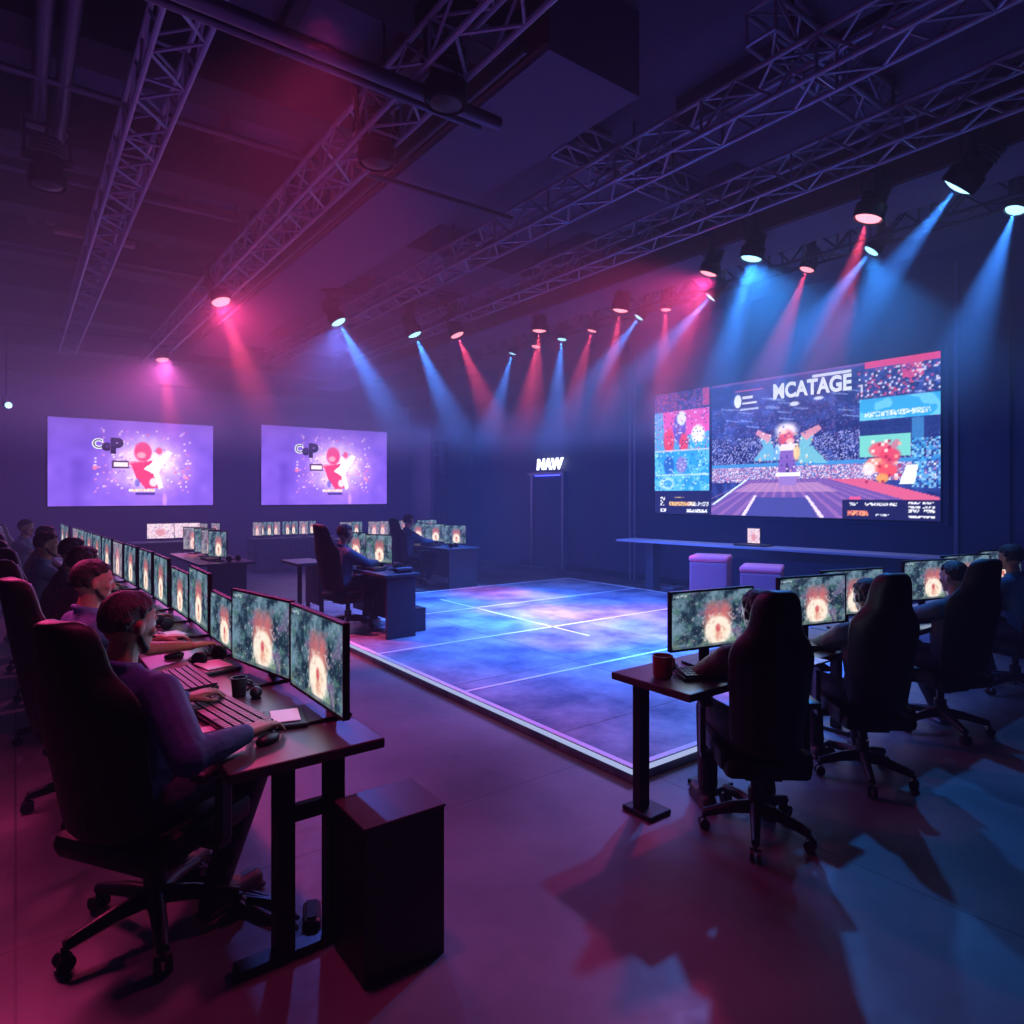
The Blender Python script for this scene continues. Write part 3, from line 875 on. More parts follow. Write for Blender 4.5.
panel_desk('dark blue panel desk with three lit monitors beyond the platform', (6.12, 10.08, 0), 0, 2.3, .70, .74, (0, 2.3), 'desk_blue', (), (.02, .08))
for i, (x, y) in enumerate(((6.50, 10.45), (6.46, 11.1), (6.42, 11.75))):
    place((MON_A, MON_B, MON_A)[i], (x, y, .742), R(230), '%s lit monitor on the desk beyond the platform, counted from the right' % ORD[i], 'monitors on the far desks').scale = (.62, .62, .92)
place(KEYB, (6.3, 11.0, .742), R(5), 'black keyboard on the desk beyond the platform')
place(HEADSET, (6.35, 10.3, .742), R(30), 'black headset on the desk beyond the platform')

panel_desk('violet-lit panel desk with one outer leg, behind the left row', (2.02, 9.9, 0), 0, 2.2, .76, .74, (0,), 'desk_blue', ((.74, .5), (.74, 2.1)), (.02, .22))
for i, (x, y, k) in enumerate(((2.34, 10.25, 'A'), (2.36, 10.75, 'P'), (2.36, 11.15, 'B'), (2.34, 11.85, 'P'))):
    place({'A': MON_A, 'B': MON_B, 'P': MON_P}[k], (x, y, .742), R(205 + 6 * i), '%s monitor on the violet-lit desk behind the left row, counted from its near end' % ORD[i], 'monitors on the far desks').scale = (.6, .6, 1)
place(KEYB, (2.3, 10.5, .742), R(5), 'black keyboard on the violet-lit desk behind the left row')
place(HEADSET, (2.5, 10.05, .742), R(30), 'black headset on the violet-lit desk behind the left row')

panel_desk('dark desk under the first poster screen with two white monitors', (3.75, 15.1, 0), R(90), 1.9, .6, .74, (0, 1.9))
for i, x in enumerate((2.42, 2.92)):
    place(MON_L, (x, 15.45, .742), R(-102), '%s white-glowing monitor under the first poster screen' % ('left' if i == 0 else 'right'), 'monitors on the far desks').scale = (.9, .8, .85)
for i, x in enumerate((3.25, 3.5)):
    place(MON_P, (x, 15.5, .742), R(-150), '%s turned-away monitor under the first poster screen' % ('first' if i == 0 else 'second'), 'monitors on the far desks').scale = (.5, .4, .8)

panel_desk('long dark ribbed-front counter between the two poster screens', (6.0, 14.9, 0), R(90), 1.85, .7, .74, (0, 1.85))
rib = MB()
for k in range(20):
    rib.box((-.06, .06 + k * .09, .36), (.03, .04, .66))
ctr = [o for o in SC.objects if o.get('label', '').startswith('long dark ribbed')][0]
rib.box((-.05, .92, .36), (.012, 1.8, .68)).build('ribbed_front', M['desk_blue'], ctr)
for i, x in enumerate((4.30, 4.42, 4.56, 4.74, 4.96, 5.14, 5.34, 5.56)):
    place((MON_P, MON_A, MON_B, MON_P, MON_A, MON_B, MON_P, MON_A)[i], (x, 15.2 + .1 * (i % 2), .742), R(-152), '%s narrow monitor on the long counter, counted from the left' % ORD[i], 'monitors on the far desks').scale = (.5, .42, .82)

panel_desk('dark desk along the back right of the left poster counter', (8.3, 13.5, 0), R(90), 2.7, .6, .74, (0, 2.7))
for i, x in enumerate((5.78, 6.06, 6.45, 6.70, 6.95, 7.25, 7.7, 7.95)):
    place((MON_P, MON_B, MON_P, MON_P, MON_B, MON_P, MON_A, MON_B)[i], (x, 13.8 + .08 * (i % 2), .742), R(-140), '%s narrow monitor on the desk before the ribbed door, counted from the left' % ORD[i], 'monitors on the far desks').scale = (.5, .45, .85)

# ------------------------------------------------------------------ counter, stools and small things along the right wall
cn = thing('counter_bench', 'long narrow blue-lit counter table under the broadcast screen', 'counter', (8.62, 8.2, 0), R(-83))
CL = 5.5
MB().box((CL / 2, 0, .915), (CL, .5, .035), .005).build('tabletop', M['bench'], cn)
for x in (.55, CL - .6):
    MB().box((x, .05, .45), (.16, .22, .9), .01).build('leg', M['desk_blue'], cn)
    MB().box((x, .05, .02), (.3, .4, .04), .01).build('foot_plate', M['desk_blue'], cn)
MB().box((CL / 2, .16, .80), (CL - .9, .03, .14)).build('apron', M['desk_blue'], cn)
lt = thing('display', 'small lit display on a tray standing on the long counter', 'display', (8.93, 5.85, .933), R(190))
MB().box((0, 0, .012), (.3, .5, .024), .008).build('tray', M['black'], lt)
MB().box((-.02, 0, .15), (.02, .22, .25), .006).build('housing', M['black'], lt)
q = link('picture', GAME_MESH[3], lt, (-.007, 0, .04)); q.scale = (1, .19, .22)
def stool(label, x, y, z0, h, rz):
    t = thing('cube_stool', label, 'stool', (x, y, z0), rz)
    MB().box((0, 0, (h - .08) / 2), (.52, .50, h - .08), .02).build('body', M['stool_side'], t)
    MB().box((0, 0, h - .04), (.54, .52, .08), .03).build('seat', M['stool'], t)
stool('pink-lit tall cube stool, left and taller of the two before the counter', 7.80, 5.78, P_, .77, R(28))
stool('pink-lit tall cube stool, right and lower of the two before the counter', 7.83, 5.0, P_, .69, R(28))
eq = thing('equipment_case', 'small dark equipment case on the floor beside the counter leg', 'case', (8.75, 7.25, 0), R(10))
MB().box((0, 0, .09), (.3, .22, .18), .02).build('body', M['desk_blue'], eq)
MB().tube([(-.08, 0, .18), (-.06, 0, .24), (.06, 0, .24), (.08, 0, .18)], .012, 8).build('handle', M['metal'], eq, True)
# ------------------------------------------------------------------ gaming chairs
def make_chair(light=False):
    """faces +X, origin on the floor under the gas column"""
    t = thing('gaming_chair', '', 'chair')
    # backrest: lofted racing-style shell, waist, shoulder wings, neck and head
    prof = [(.46, .20), (.52, .235), (.62, .245), (.74, .25), (.86, .265), (.94, .272), (1.00, .255), (1.05, .20), (1.09, .165), (1.14, .16), (1.20, .15), (1.25, .125), (1.275, .07)]
    def px(z):
        return -.25 - .15 * (z - .46) / .8
    def shell(k_w, f0, f1, wing, z0=-9, z1=9, nx=13):
        rows = [(z, w_ * .90) for z, w_ in prof if z0 <= z <= z1]
        mb = MB(); vs = []; n = nx
        for z, w_ in rows:
            w_ *= k_w
            for side in (0, 1):
                for i in range(n):
                    s = -1 + 2 * i / (n - 1)
                    edge = (1 - abs(s) ** 6)
                    wv = wing * abs(s) ** 2.2 * min(1, w_ / .2)
                    x = px(z) + wv + (f0 if side == 0 else f1) * (edge * .85 + .15)
                    vs.append((x, s * w_, z))
        fs = []
        R_ = len(rows)
        def I(r, side, i):
            return (r * 2 + side) * n + i
        for r in range(R_ - 1):
            for i in range(n - 1):
                fs.append((I(r, 0, i), I(r + 1, 0, i), I(r + 1, 0, i + 1), I(r, 0, i + 1)))
                fs.append((I(r, 1, i), I(r, 1, i + 1), I(r + 1, 1, i + 1), I(r + 1, 1, i)))
            for i in (0, n - 1):
                q = (I(r, 0, i), I(r, 1, i), I(r + 1, 1, i), I(r + 1, 0, i))
                fs.append(q if i == 0 else q[::-1])
        for r in (0, R_ - 1):
            for i in range(n - 1):
                q = (I(r, 0, i), I(r, 0, i + 1), I(r, 1, i + 1), I(r, 1, i))
                fs.append(q if r == 0 else q[::-1])
        mb.add(vs, fs)
        return mb
    back = shell(1, -.05, .045, .085).build('backrest', M['leather'], t, 'all')
    sub = back.modifiers.new('s', 'SUBSURF'); sub.levels = 1; sub.render_levels = 1
    li = shell(.95, .035, .062, .085, .5, 1.26).build('back_cushion', M['leather_light'], t, 'all')
    sub = li.modifiers.new('s', 'SUBSURF'); sub.levels = 1; sub.render_levels = 1
    MB().box((0, 0, .395), (.50, .50, .10), .045).build('seat', M['leather'], t, True)
    for s in (-1, 1):
        MB().box((.02, s * .235, .42), (.44, .07, .10), .03).build('seat_bolster', M['leather'], t, True)
    MB().box((0, 0, .335), (.30, .22, .05), .01).build('mechanism', M['metal'], t)
    MB().tube([(0, 0, .09), (0, 0, .22), (0, 0, .221), (0, 0, .36)], [.042, .042, .027, .027], 14).build('column', M['metal'], t, True)
    for s in (-1, 1):
        a = MB().box((.05, s * .315, .665), (.30, .085, .035), .015)
        ar = a.build('armrest', M['black'], t, True)
        MB().box((.03, s * .315, .52), (.06, .035, .27), .008).build('support', M['metal'], ar)
        MB().box((.02, s * .25, .375), (.07, .16, .03), .008).build('bracket', M['metal'], ar)
    for k in range(5):
        a = k * 2 * PI / 5 + .3
        c, s = math.cos(a), math.sin(a)
        arm = MB().tube([(.02 * c, .02 * s, .125), (.14 * c, .14 * s, .118), (.31 * c, .31 * s, .085)], [.036, .03, .022], 10).build('base_arm', M['metal'], t, True)
        w_ = MB()
        cx, cy = .31 * c, .31 * s
        w_.tube([(cx, cy, .085), (cx, cy, .05)], .012, 8)
        for sd in (-1, 1):
            w_.tube([(cx - s * sd * .008, cy + c * sd * .008, .031), (cx - s * sd * .03, cy + c * sd * .03, .031)], .03, 16)
        w_.build('caster', M['black'], arm, True)
    return t
CHAIR = make_chair()

# ------------------------------------------------------------------ seated people
def lerp(a, b, t):
    return Vector(a) * (1 - t) + Vector(b) * t

def elbow(S, W, l1, l2, hint):
    S, W = Vector(S), Vector(W)
    d = W - S; L = min(d.length, (l1 + l2) * .998)
    d.normalize()
    a = (l1 * l1 - l2 * l2 + L * L) / (2 * L)
    h = math.sqrt(max(0, l1 * l1 - a * a))
    hint = Vector(hint); hint = (hint - d * hint.dot(d)).normalized()
    return S + d * a + hint * h

def hand(mb, W, d, up, side, curl=.5, s=1.0):
    """palm and five separate bent fingers; d = pointing direction, side=+1 left hand (thumb to the inside)"""
    d = Vector(d).normalized(); up = Vector(up).normalized()
    lat = up.cross(d).normalized()                        # towards +Y for a hand pointing +X
    up = d.cross(lat).normalized()
    P = lambda f, l, u: Vector(W) + (d * f + lat * l + up * u) * s
    for l in (-.030, -.010, .010, .030):
        mb.chain([(P(.005, l * .6, 0), .017 * s), (P(.085, l, .004), .0125 * s)])
    mb.chain([(P(.03, -.02, 0), .016 * s), (P(.03, .02, 0), .016 * s)])
    lens = {-.034: .8, -.0115: 1.0, .0115: .96, .034: .74} if side < 0 else {-.034: .74, -.0115: .96, .0115: 1.0, .034: .8}
    for l, k in lens.items():
        a = P(.088, l, .006)
        b = P(.088 + .042 * k, l * 1.12, .004 - .004 * curl)
        c = P(.088 + .068 * k, l * 1.16, -.012 - .016 * curl)
        e = P(.088 + .084 * k, l * 1.18, -.026 - .020 * curl)
        mb.chain([(a, .0098 * s), (b, .0088 * s), (c, .008 * s), (e, .0068 * s)])
    t = -side
    mb.chain([(P(.02, t * .024, -.004), .0145 * s), (P(.055, t * .052, -.012), .0115 * s), (P(.082, t * .062, -.018), .0098 * s), (P(.104, t * .060, -.022), .0078 * s)])

def head_frame(neck, yaw, pitch):
    return Matrix.Translation(neck) @ Matrix.Rotation(yaw, 4, 'Z') @ Matrix.Rotation(pitch, 4, 'Y')

def make_person(key, lean=.06, handL=(.50, .16, .785), handR=(.50, -.18, .785), head_yaw=0.0, head_pitch=.12, sleeve='long',
                skin='skin_a', top='denim', pants='trouser', shoes='shoe_dark', beard=False, voxel=.0055, headset=False, hood=False,
                footL=(.46, .14), footR=(.40, -.12), hair_len=1.0, kneeL=(.46, .16), kneeR=(.46, -.15), bulk=1.0, hint=(-.35, .6, -.5)):
    """seated, facing +X, origin on the floor below the seat centre; returns {part: mesh}"""
    px = -.10
    pel = Vector((px, 0, .575)); wai = Vector((px + lean * .25, 0, .70)); che = Vector((px + lean * .7, 0, .86)); upc = Vector((px + lean * .95, 0, .975)); nb = Vector((px + lean * 1.1, 0, 1.045))
    H_ = head_frame(nb + Vector((.012, 0, .05)), head_yaw, head_pitch)
    hp = lambda x, y, z: H_ @ Vector((x, y, z))
    hc = hp(.02, 0, .115)
    Rh = H_.to_3x3()
    sh = {1: upc + Vector((0, .175 * bulk, .0)), -1: upc + Vector((0, -.175 * bulk, .0))}
    W = {1: Vector(handL), -1: Vector(handR)}
    el = {s: elbow(sh[s], W[s], .285, .255, (hint[0], s * hint[1], hint[2])) for s in (1, -1)}
    hips = {s: pel + Vector((.02, s * .09, -.015)) for s in (1, -1)}
    kn = {1: Vector((kneeL[0], kneeL[1], .53)), -1: Vector((kneeR[0], kneeR[1], .53))}
    an = {1: Vector((footL[0] - .10, footL[1], .10)), -1: Vector((footR[0] - .10, footR[1], .10))}
    toe = {1: Vector((footL[0] + .08, footL[1] + .03, .035)), -1: Vector((footR[0] + .08, footR[1] - .03, .035))}
    out = {}
    # ---- body: one continuous skin
    b = MB()
    b.chain([(pel, .11), (wai, .105), (che, .115), (upc, .085), (nb, .058), (hp(.0, 0, .03), .053), (hp(.012, 0, .08), .055)])
    for s in (1, -1):
        b.chain([(upc, .07), (sh[s], .052), (el[s], .040), (W[s], .026)])
        b.chain([(pel, .09), (hips[s], .085), (kn[s], .055), (an[s], .036), (toe[s], .028)])
        hd = (W[s] - el[s]); hd.z *= .3; hd.y = hd.y * .6
        hand(b, W[s], hd, (0, 0, 1), s, .5)
    b.ball(hp(.005, 0, .135), (.098, .077, .098), 20, 14, Rh)               # skull
    b.ball(hp(.045, 0, .075), (.055, .056, .068), 18, 12, Rh)               # jaw
    b.ball(hp(.078, 0, .028), (.022, .026, .018), 12, 8, Rh)                # chin
    b.chain([(hp(.092, 0, .135), .012), (hp(.112, 0, .092), .0135)])        # nose
    b.ball(hp(.104, .013, .088), .009); b.ball(hp(.104, -.013, .088), .009)
    for s in (1, -1):
        b.ball(hp(.080, s * .032, .145), (.016, .024, .010), 12, 8, Rh)     # brow
        b.ball(hp(.068, s * .045, .098), (.022, .02, .02), 12, 8, Rh)       # cheek
        b.ball(hp(.0, s * .078, .108), (.017, .008, .028), 12, 8, Rh)       # ear
        b.ball(hp(-.006, s * .082, .116), (.012, .007, .017), 12, 8, Rh)
    b.ball(hp(.094, 0, .060), (.010, .024, .007), 12, 8, Rh)                # lips
    b.ball(hp(.092, 0, .050), (.010, .020, .007), 12, 8, Rh)
    out['body'] = (remesh(b, 'body', M[skin], voxel, 2), M[skin])
    for s in (1, -1):
        e = MB().ball(hp(.083, s * .032, .124), .0115, 12, 8)
        out['eye' + str(s)] = (e.mesh('eye', M['eye'], True), M['eye'])
    # ---- hair
    hmb = MB()
    rr = random.Random(sum(map(ord, key)))
    for k in range(260):
        th = rr.random() * 2 * PI; z = rr.uniform(-.35, 1.0)
        c = math.sqrt(max(0, 1 - z * z))
        x, y = c * math.cos(th), c * math.sin(th)
        if z < .42 and x > .05 + z * .3:
            continue
        if x > .55 and z < .66 or rr.random() < .0:
            continue
        if z < .05 and x > -.35:
            continue
        q = hp(.005 + x * .098, y * .078, .138 + z * .098)
        hmb.ball(q, rr.uniform(.011, .017) * hair_len, 8, 6)
    hmb.ball(hp(-.020, 0, .156), (.092, .078, .092), 16, 10, Rh)
    if beard and not hood:
        for s in (1, -1):
            hmb.chain([(hp(.012, s * .066, .085), .009), (hp(.035, s * .060, .052), .011), (hp(.062, s * .045, .032), .012), (hp(.088, 0, .020), .014)])
        hmb.chain([(hp(.107, .022, .072), .006), (hp(.110, -.022, .072), .006)])
    if not hood:
        out['hair'] = (remesh(hmb, 'hair', M['hair'], .006, 1), M['hair'])
    # ---- top
    t = MB()
    t.chain([(pel + Vector((0, 0, -.02)), .128), (wai, .122), (che, .128), (upc, .095), (nb + Vector((0, 0, -.01)), .066)])
    for s in (1, -1):
        if bulk > 1:
            t.chain([(wai + Vector((.03, s * .07, 0)), .112), (che + Vector((.03, s * .09, 0)), .118), (upc + Vector((.01, s * .12, -.01)), .088)])
            t.chain([(sh[s], .078), (lerp(sh[s], el[s], .5), .074), (el[s], .066)])
        t.chain([(pel + Vector((0, s * .07, 0)), .105), (wai + Vector((0, s * .055, 0)), .098), (che + Vector((.01, s * .075, 0)), .10), (upc + Vector((0, s * .10, .005)), .074)])
        t.chain([(upc + Vector((0, s * .05, .035)), .06), (sh[s], .068)])
        if sleeve == 'long':
            w_ = lerp(el[s], W[s], .93)
            t.chain([(sh[s], .068), (lerp(sh[s], el[s], .5), .064), (el[s], .060), (lerp(el[s], W[s], .5), .053), (w_, .040)])
            for k in range(5):                              # folds
                q = lerp(el[s], w_, .15 + k * .16)
                t.ball(q + Vector((0, 0, .004)), (.016, .059 - k * .004, .059 - k * .004), 12, 8)
        else:
            t.chain([(sh[s], .068), (lerp(sh[s], el[s], .72), .060)])
    if hood:
        t.ball(hp(-.01, 0, .125), (.112, .094, .118), 16, 12, Rh)
        t.chain([(nb, .075), (hp(-.02, 0, .06), .09)])
    else:
        ring = [nb + Vector((math.cos(a) * .062, math.sin(a) * .066, .022 - .02 * math.cos(a))) for a in [k * PI / 6 for k in range(13)]]
        t.chain([(q, .016) for q in ring])                  # collar
    out['shirt'] = (remesh(t, 'shirt', M[top], .009, 3), M[top])
    # ---- trousers
    t = MB()
    t.chain([(pel + Vector((0, -.06, -.02)), .115), (pel + Vector((0, .06, -.02)), .115)])
    for s in (1, -1):
        t.chain([(hips[s], .098), (lerp(hips[s], kn[s], .5), .084), (kn[s], .070), (lerp(kn[s], an[s], .45), .064), (lerp(kn[s], an[s], .96), .055)])
        for k in range(4):
            q = lerp(kn[s], an[s], .45 + k * .15)
            t.ball(q, (.062, .062, .016), 12, 8)
    out['trousers'] = (remesh(t, 'trousers', M[pants], .010, 3), M[pants])
    # ---- shoes
    for s in (1, -1):
        t = MB()
        heel = an[s] + Vector((-.035, 0, 0)); heel.z = .052
        tv = toe[s].copy(); tv.z = .045
        t.chain([(heel, .044), (lerp(heel, tv, .5), .046), (tv, .042)])
        t.chain([(an[s] + Vector((0, 0, .0)), .05), (lerp(heel, tv, .4) + Vector((0, 0, .01)), .048)])
        dv = (tv - heel); ang = math.atan2(dv.y, dv.x)
        t.box(lerp(heel, tv, .5) + Vector((0, 0, -.034)), (dv.length + .08, .088, .022), .008, (0, 0, ang))
        out['shoe' + str(s)] = (remesh(t, 'shoe', M[shoes], .008, 2), M[shoes])
    if headset:
        t = MB()
        t.tube([hp(-.005, math.cos(a) * .094, .13 + math.sin(a) * .115) for a in [k * PI / 12 for k in range(13)]], .010, 8)
        out['headband'] = (t.mesh('headband', M['black'], True), M['black'])
        for s in (1, -1):
            t = MB().ball(hp(0, s * .092, .115), (.036, .018, .044), 14, 10, Rh)
            out['ear_cup' + str(s)] = (t.mesh('ear_cup', M['black'], True), M['black'])
    return out

def seat_person(parts, label, loc, rz, group=None, scale=1.0):
    t = thing('person', label, 'person', loc, rz, group)
    t.scale = (scale,) * 3
    for k, (me, m) in parts.items():
        link(k.rstrip('-1234567890'), me, t)
    return t

def at(root, rz, fx, fy):
    c, s = math.cos(rz), math.sin(rz)
    return (root[0] + fx * c - fy * s, root[1] + fx * s + fy * c)

def local_hand(root, rz, wx, wy, wz):
    dx, dy = wx - root[0], wy - root[1]
    c, s = math.cos(rz), math.sin(rz)
    return (dx * c + dy * s, -dx * s + dy * c, wz)

# ---- left row
P1 = ((.44, 2.94), R(33))
hR = local_hand(P1[0], P1[1], .70, 2.60, .803); hL = local_hand(P1[0], P1[1], .60, 3.18, .81)
near = make_person('near', -.05, hL, hR, R(-4), .16, 'long', 'skin_a', 'denim', 'trouser', 'shoe_dark', True, .005,
                   kneeL=(.40, .17), kneeR=(.42, -.14), footL=(.34, .16), footR=(.26, -.15), bulk=1.1)
seat_person(near, 'nearest left-row player in navy denim shirt with hand on mouse', (P1[0][0], P1[0][1], 0), P1[1])
place(CHAIR, (P1[0][0], P1[0][1], 0), P1[1], 'black gaming chair of the nearest left-row player', 'gaming chairs along the left row')
second = make_person('second', .05, (.42, .15, .805), (.44, -.2, .805), R(-6), .10, 'short', 'skin_b', 'tee', 'trouser', 'shoe_dark', True, .0065)
third = make_person('third', .12, (.44, .15, .805), (.44, -.2, .805), R(8), .18, 'long', 'skin_a', 'dark_top', 'trouser', 'shoe_dark', False, .009)
LR = [((.36, 4.38), 14, second, 'player in blue-grey T-shirt in profile, second in the left row'),
      ((.32, 5.58), 10, third, 'player in dark top with reddish-lit hair, third in the left row'),
      ((.32, 6.75), 6, third, 'player in dark top leaning forward, fourth in the left row'),
      ((.26, 7.95), 2, second, 'player in blue-grey T-shirt, fifth in the left row, mostly hidden'),
      ((.22, 9.6), 0, third, 'player in dark top, sixth in the left row, mostly hidden'),
      ((.14, 12.2), -25, second, 'farthest left-row player, head rising above the others by the back wall')]
for i, (xy, a, per, lab) in enumerate(LR):
    seat_person(per, lab, (xy[0], xy[1], 0), R(a), 'players of the left row')
    place(CHAIR, (xy[0], xy[1], 0), R(a), 'black gaming chair of the %s left-row player' % (ORD[i + 1] if i < 5 else 'farthest'), 'gaming chairs along the left row')

# ---- right row
RP = [((3.0, 1.955), 49), ((4.11, 1.95), 50), ((5.38, 2.0), 66), ((6.95, 2.0), 74)]
r1 = make_person('r1', .0, (.36, .20, .80), (.36, -.14, .80), R(14), .12, 'long', 'skin_a', 'maroon', 'trouser', 'shoe_dark', False, .0065, hint=(-.15, 1.0, -.75), footL=(.36, .20), footR=(.30, -.12))
r2 = make_person('r2', .0, (.38, .17, .80), (.38, -.14, .80), R(4), .12, 'long', 'skin_a', 'sweat', 'trouser', 'shoe_dark', False, .007, footL=(.42, .18), hint=(-.15, 1.0, -.75))
r3 = make_person('r3', -.05, (.40, .20, .80), (.38, -.16, .80), R(6), .10, 'long', 'skin_b', 'sweat', 'trouser', 'shoe', False, .007, footL=(.30, .24), footR=(.26, -.14), hint=(-.25, .5, -.8))
r4 = make_person('r4', .10, (.40, .18, .80), (.38, -.16, .80), 0, .10, 'long', 'skin_b', 'teal', 'trouser', 'shoe', False, .008)
for i, (per, lab) in enumerate(((r1, 'player in maroon sweater hidden behind the nearest right-row chair'), (r2, 'player in grey sweater hidden behind the second right-row chair'),
                                (r3, 'player in grey hooded sweater on the third right-row chair'), (r4, 'player in teal jacket at the right picture edge'))):
    seat_person(per, lab, (*RP[i][0], 0), R(RP[i][1]), 'players of the right row', (.92, .90, .92, .95)[i])
    place(CHAIR, (*RP[i][0], 0), R(RP[i][1]), ('nearest black gaming chair of the right row, back turned to the camera', 'second black gaming chair of the right row',
          'third black gaming chair of the right row, turned to the left', 'last black gaming chair of the right row at the picture edge')[i], 'gaming chairs along the right row').scale = (1, (.82, .82, .92, 1)[i], 1)

# ---- platform and beyond
pp = make_person('pp', .02, (.40, .12, .82), (.40, -.14, .82), R(-10), .14, 'long', 'skin_b', 'teal', 'trouser', 'shoe', False, .008, headset=True)
seat_person(pp, 'player in teal jacket with headset sitting on the platform edge', (3.22, 7.62, P_ - .0), R(8), None, .94)
place(CHAIR, (3.22, 7.62, P_), R(8), 'dark gaming chair of the platform player')
seat_person(pp, 'player in teal jacket before the three monitors beyond the platform', (5.92, 11.1, 0), R(6))
place(CHAIR, (5.92, 11.1, 0), R(6), 'dark gaming chair beyond the platform before three monitors')
# ------------------------------------------------------------------ trusses and ceiling services
def truss(label, a, b, size=.29, m='truss', flat=False):
    a, b = Vector(a), Vector(b)
    d = b - a; L = d.length
    t = thing('lighting_truss', label, 'truss', a, math.atan2(d.y, d.x))
    h = size / 2
    cs = [(-h, -h), (h, -h), (h, h), (-h, h)]
    for (y, z) in cs:
        MB().tube([(0, y, z), (L, y, z)], .018, 8).build('chord', M[m], t, True)
    lace = MB()
    k = max(4, int(L / .27)); st = L / k
    for i in range(k):
        for j in range(4):
            (y0, z0), (y1, z1) = cs[j], cs[(j + 1) % 4]
            if i % 2: (y0, z0), (y1, z1) = (y1, z1), (y0, z0)
            lace.tube([(i * st, y0, z0), ((i + 1) * st, y1, z1)], .011, 5, False)
            if i % 3 == 0:
                lace.tube([(i * st, y0, z0), (i * st, y1, z1)], .011, 5, False)
    lace.build('lacing', M[m], t, True)
    for x in (L * .2, L * .5, L * .8):
        MB().tube([(x, 0, h), (x, 0, 4.99 - a.z)], .012, 6).build('hanger_rod', M['truss_dark'], t, True)
    return t
truss('long lighting truss under the joisted left bay of the ceiling', (.72, 1.2, 4.3), (.72, 14.0, 4.3), .24)
truss('long lighting truss beside the red-lit side of the lowered bulkhead', (1.98, 1.6, 4.25), (1.98, 14.0, 4.25), .25)
truss('long lighting truss between bulkhead and soffit, crossed by short ladders, farther from the soffit', (3.9, -.4, 4.3), (3.9, 13.0, 4.3), .24)
truss('long lighting truss between bulkhead and soffit, next to the soffit', (5.05, -.4, 4.3), (5.05, 12.5, 4.3), .24)
truss('long lighting truss along the right wall above the big screen', (7.3, .4, 4.52), (7.3, 14.0, 4.52), .28, 'truss_dark')
truss('short ladder truss crossing two long trusses close to the round vent', (3.62, 2.32, 4.575), (5.25, 2.32, 4.575), .2)
truss('short ladder truss crossing two long trusses in front of the bulkhead end', (3.5, 4.05, 4.575), (5.25, 4.05, 4.575), .2)
truss('cross truss over the platform carrying the two leftmost blue lights', (3.0, 8.45, 4.57), (5.5, 8.45, 4.57), .2, 'truss_dark')

def pole(label, pts, r, m='pipe'):
    return tag(MB().tube(pts, r, 10).build('ceiling_pipe', M[m], None, True), label, 'pipe')
pole('double-wide grey pipe crossing from the left truss to the bulkhead', [(.4, 3.42, 4.05), (2.45, 3.42, 4.05)], .045)
pole('thin grey pipe just behind the double-wide crossing pipe', [(.4, 3.56, 4.07), (2.4, 3.56, 4.07)], .025)
pole('thin black pipe crossing the bulkhead underside in the middle', [(2.15, 5.0, 4.3), (3.74, 5.0, 4.3)], .022, 'truss_dark')
pole('thin pipe across the left bay under the fourth joist', [(-2.4, 7.0, 4.46), (1.8, 7.0, 4.46)], .028)
pole('thin pipe across the left bay above the tan lamp', [(-2.4, 8.9, 4.4), (1.9, 8.9, 4.4)], .025)
pole('thin pipe across the left bay near the back wall', [(-2.4, 12.2, 4.2), (2.0, 12.2, 4.2)], .03)
pole('thin pipe across the left bay in front of the unlit lamp', [(-2.4, 5.3, 4.42), (2.0, 5.3, 4.42)], .024)
pole('thick pipe under the ceiling left of the left truss, outer of the pair', [(.13, 3.0, 4.45), (.13, 5.9, 4.45)], .05)
pole('thick pipe under the ceiling left of the left truss, inner of the pair', [(.26, 3.0, 4.45), (.26, 6.2, 4.45)], .05)
pole('thin pipe along the red-lit side of the bulkhead', [(2.5, 3.2, 4.42), (2.5, 12, 4.42)], .018)

def round_vent(label, x, y, z, r):
    t = thing('round_vent', label, 'ceiling vent', (x, y, z))
    MB().lathe([(r, .03), (r, 0), (r * .9, -.015), (r * .82, 0), (r * .82, .03)], 32).build('rim', M['trim'], t, True)
    g = MB()
    for k in range(1, 5):
        rr = r * .8 * k / 5
        g.lathe([(rr + .008, .02), (rr + .008, 0), (rr - .004, -.006), (rr - .006, .02)], 24)
    for k in range(10):
        a = k * PI / 5
        g.tube([(0, 0, .005), (math.cos(a) * r * .82, math.sin(a) * r * .82, .005)], .006, 5)
    g.build('grille', M['trim'], t, True)
    MB().lathe([(r * .8, .03), (r * .8, .02)], 24).build('backing', M['ceil_dark'], t)
round_vent('round slatted ceiling vent in the right front corner of the ceiling', 4.78, 1.75, 4.96, .17)
round_vent('small pale round ceiling vent between the trusses over the platform', 5.3, 9.4, 4.96, .22)

tl = thing('tube_lamp', 'tan ceiling batten lamp with a small round red bulb', 'lamp', (.55, 8.5, 4.5), .0)
MB().box((.15, 0, 0), (.75, .12, .06), .01).build('batten', M['tan'], tl)
MB().ball((-.25, 0, .09), .055).build('bulb', M['tan'], tl, True)
MB().tube([(.15, 0, .03), (.15, 0, .48)], .012, 6).build('rod', M['truss_dark'], tl)
wl = thing('small_lamp', 'tiny blue-white lamp high on the far left wall', 'lamp', (-.12, 13.6, 3.2), 0)
MB().lathe([(.05, -.06), (.06, 0), (.05, .1)], 16).build('body', M['black'], wl, True)
MB().ball((.03, -.05, -.04), .05).build('bulb', M['blue_lens'], wl, True)
MB().tube([(0, 0, .1), (0, 0, 1.79)], .012, 6).build('rod', M['truss_dark'], wl, True)

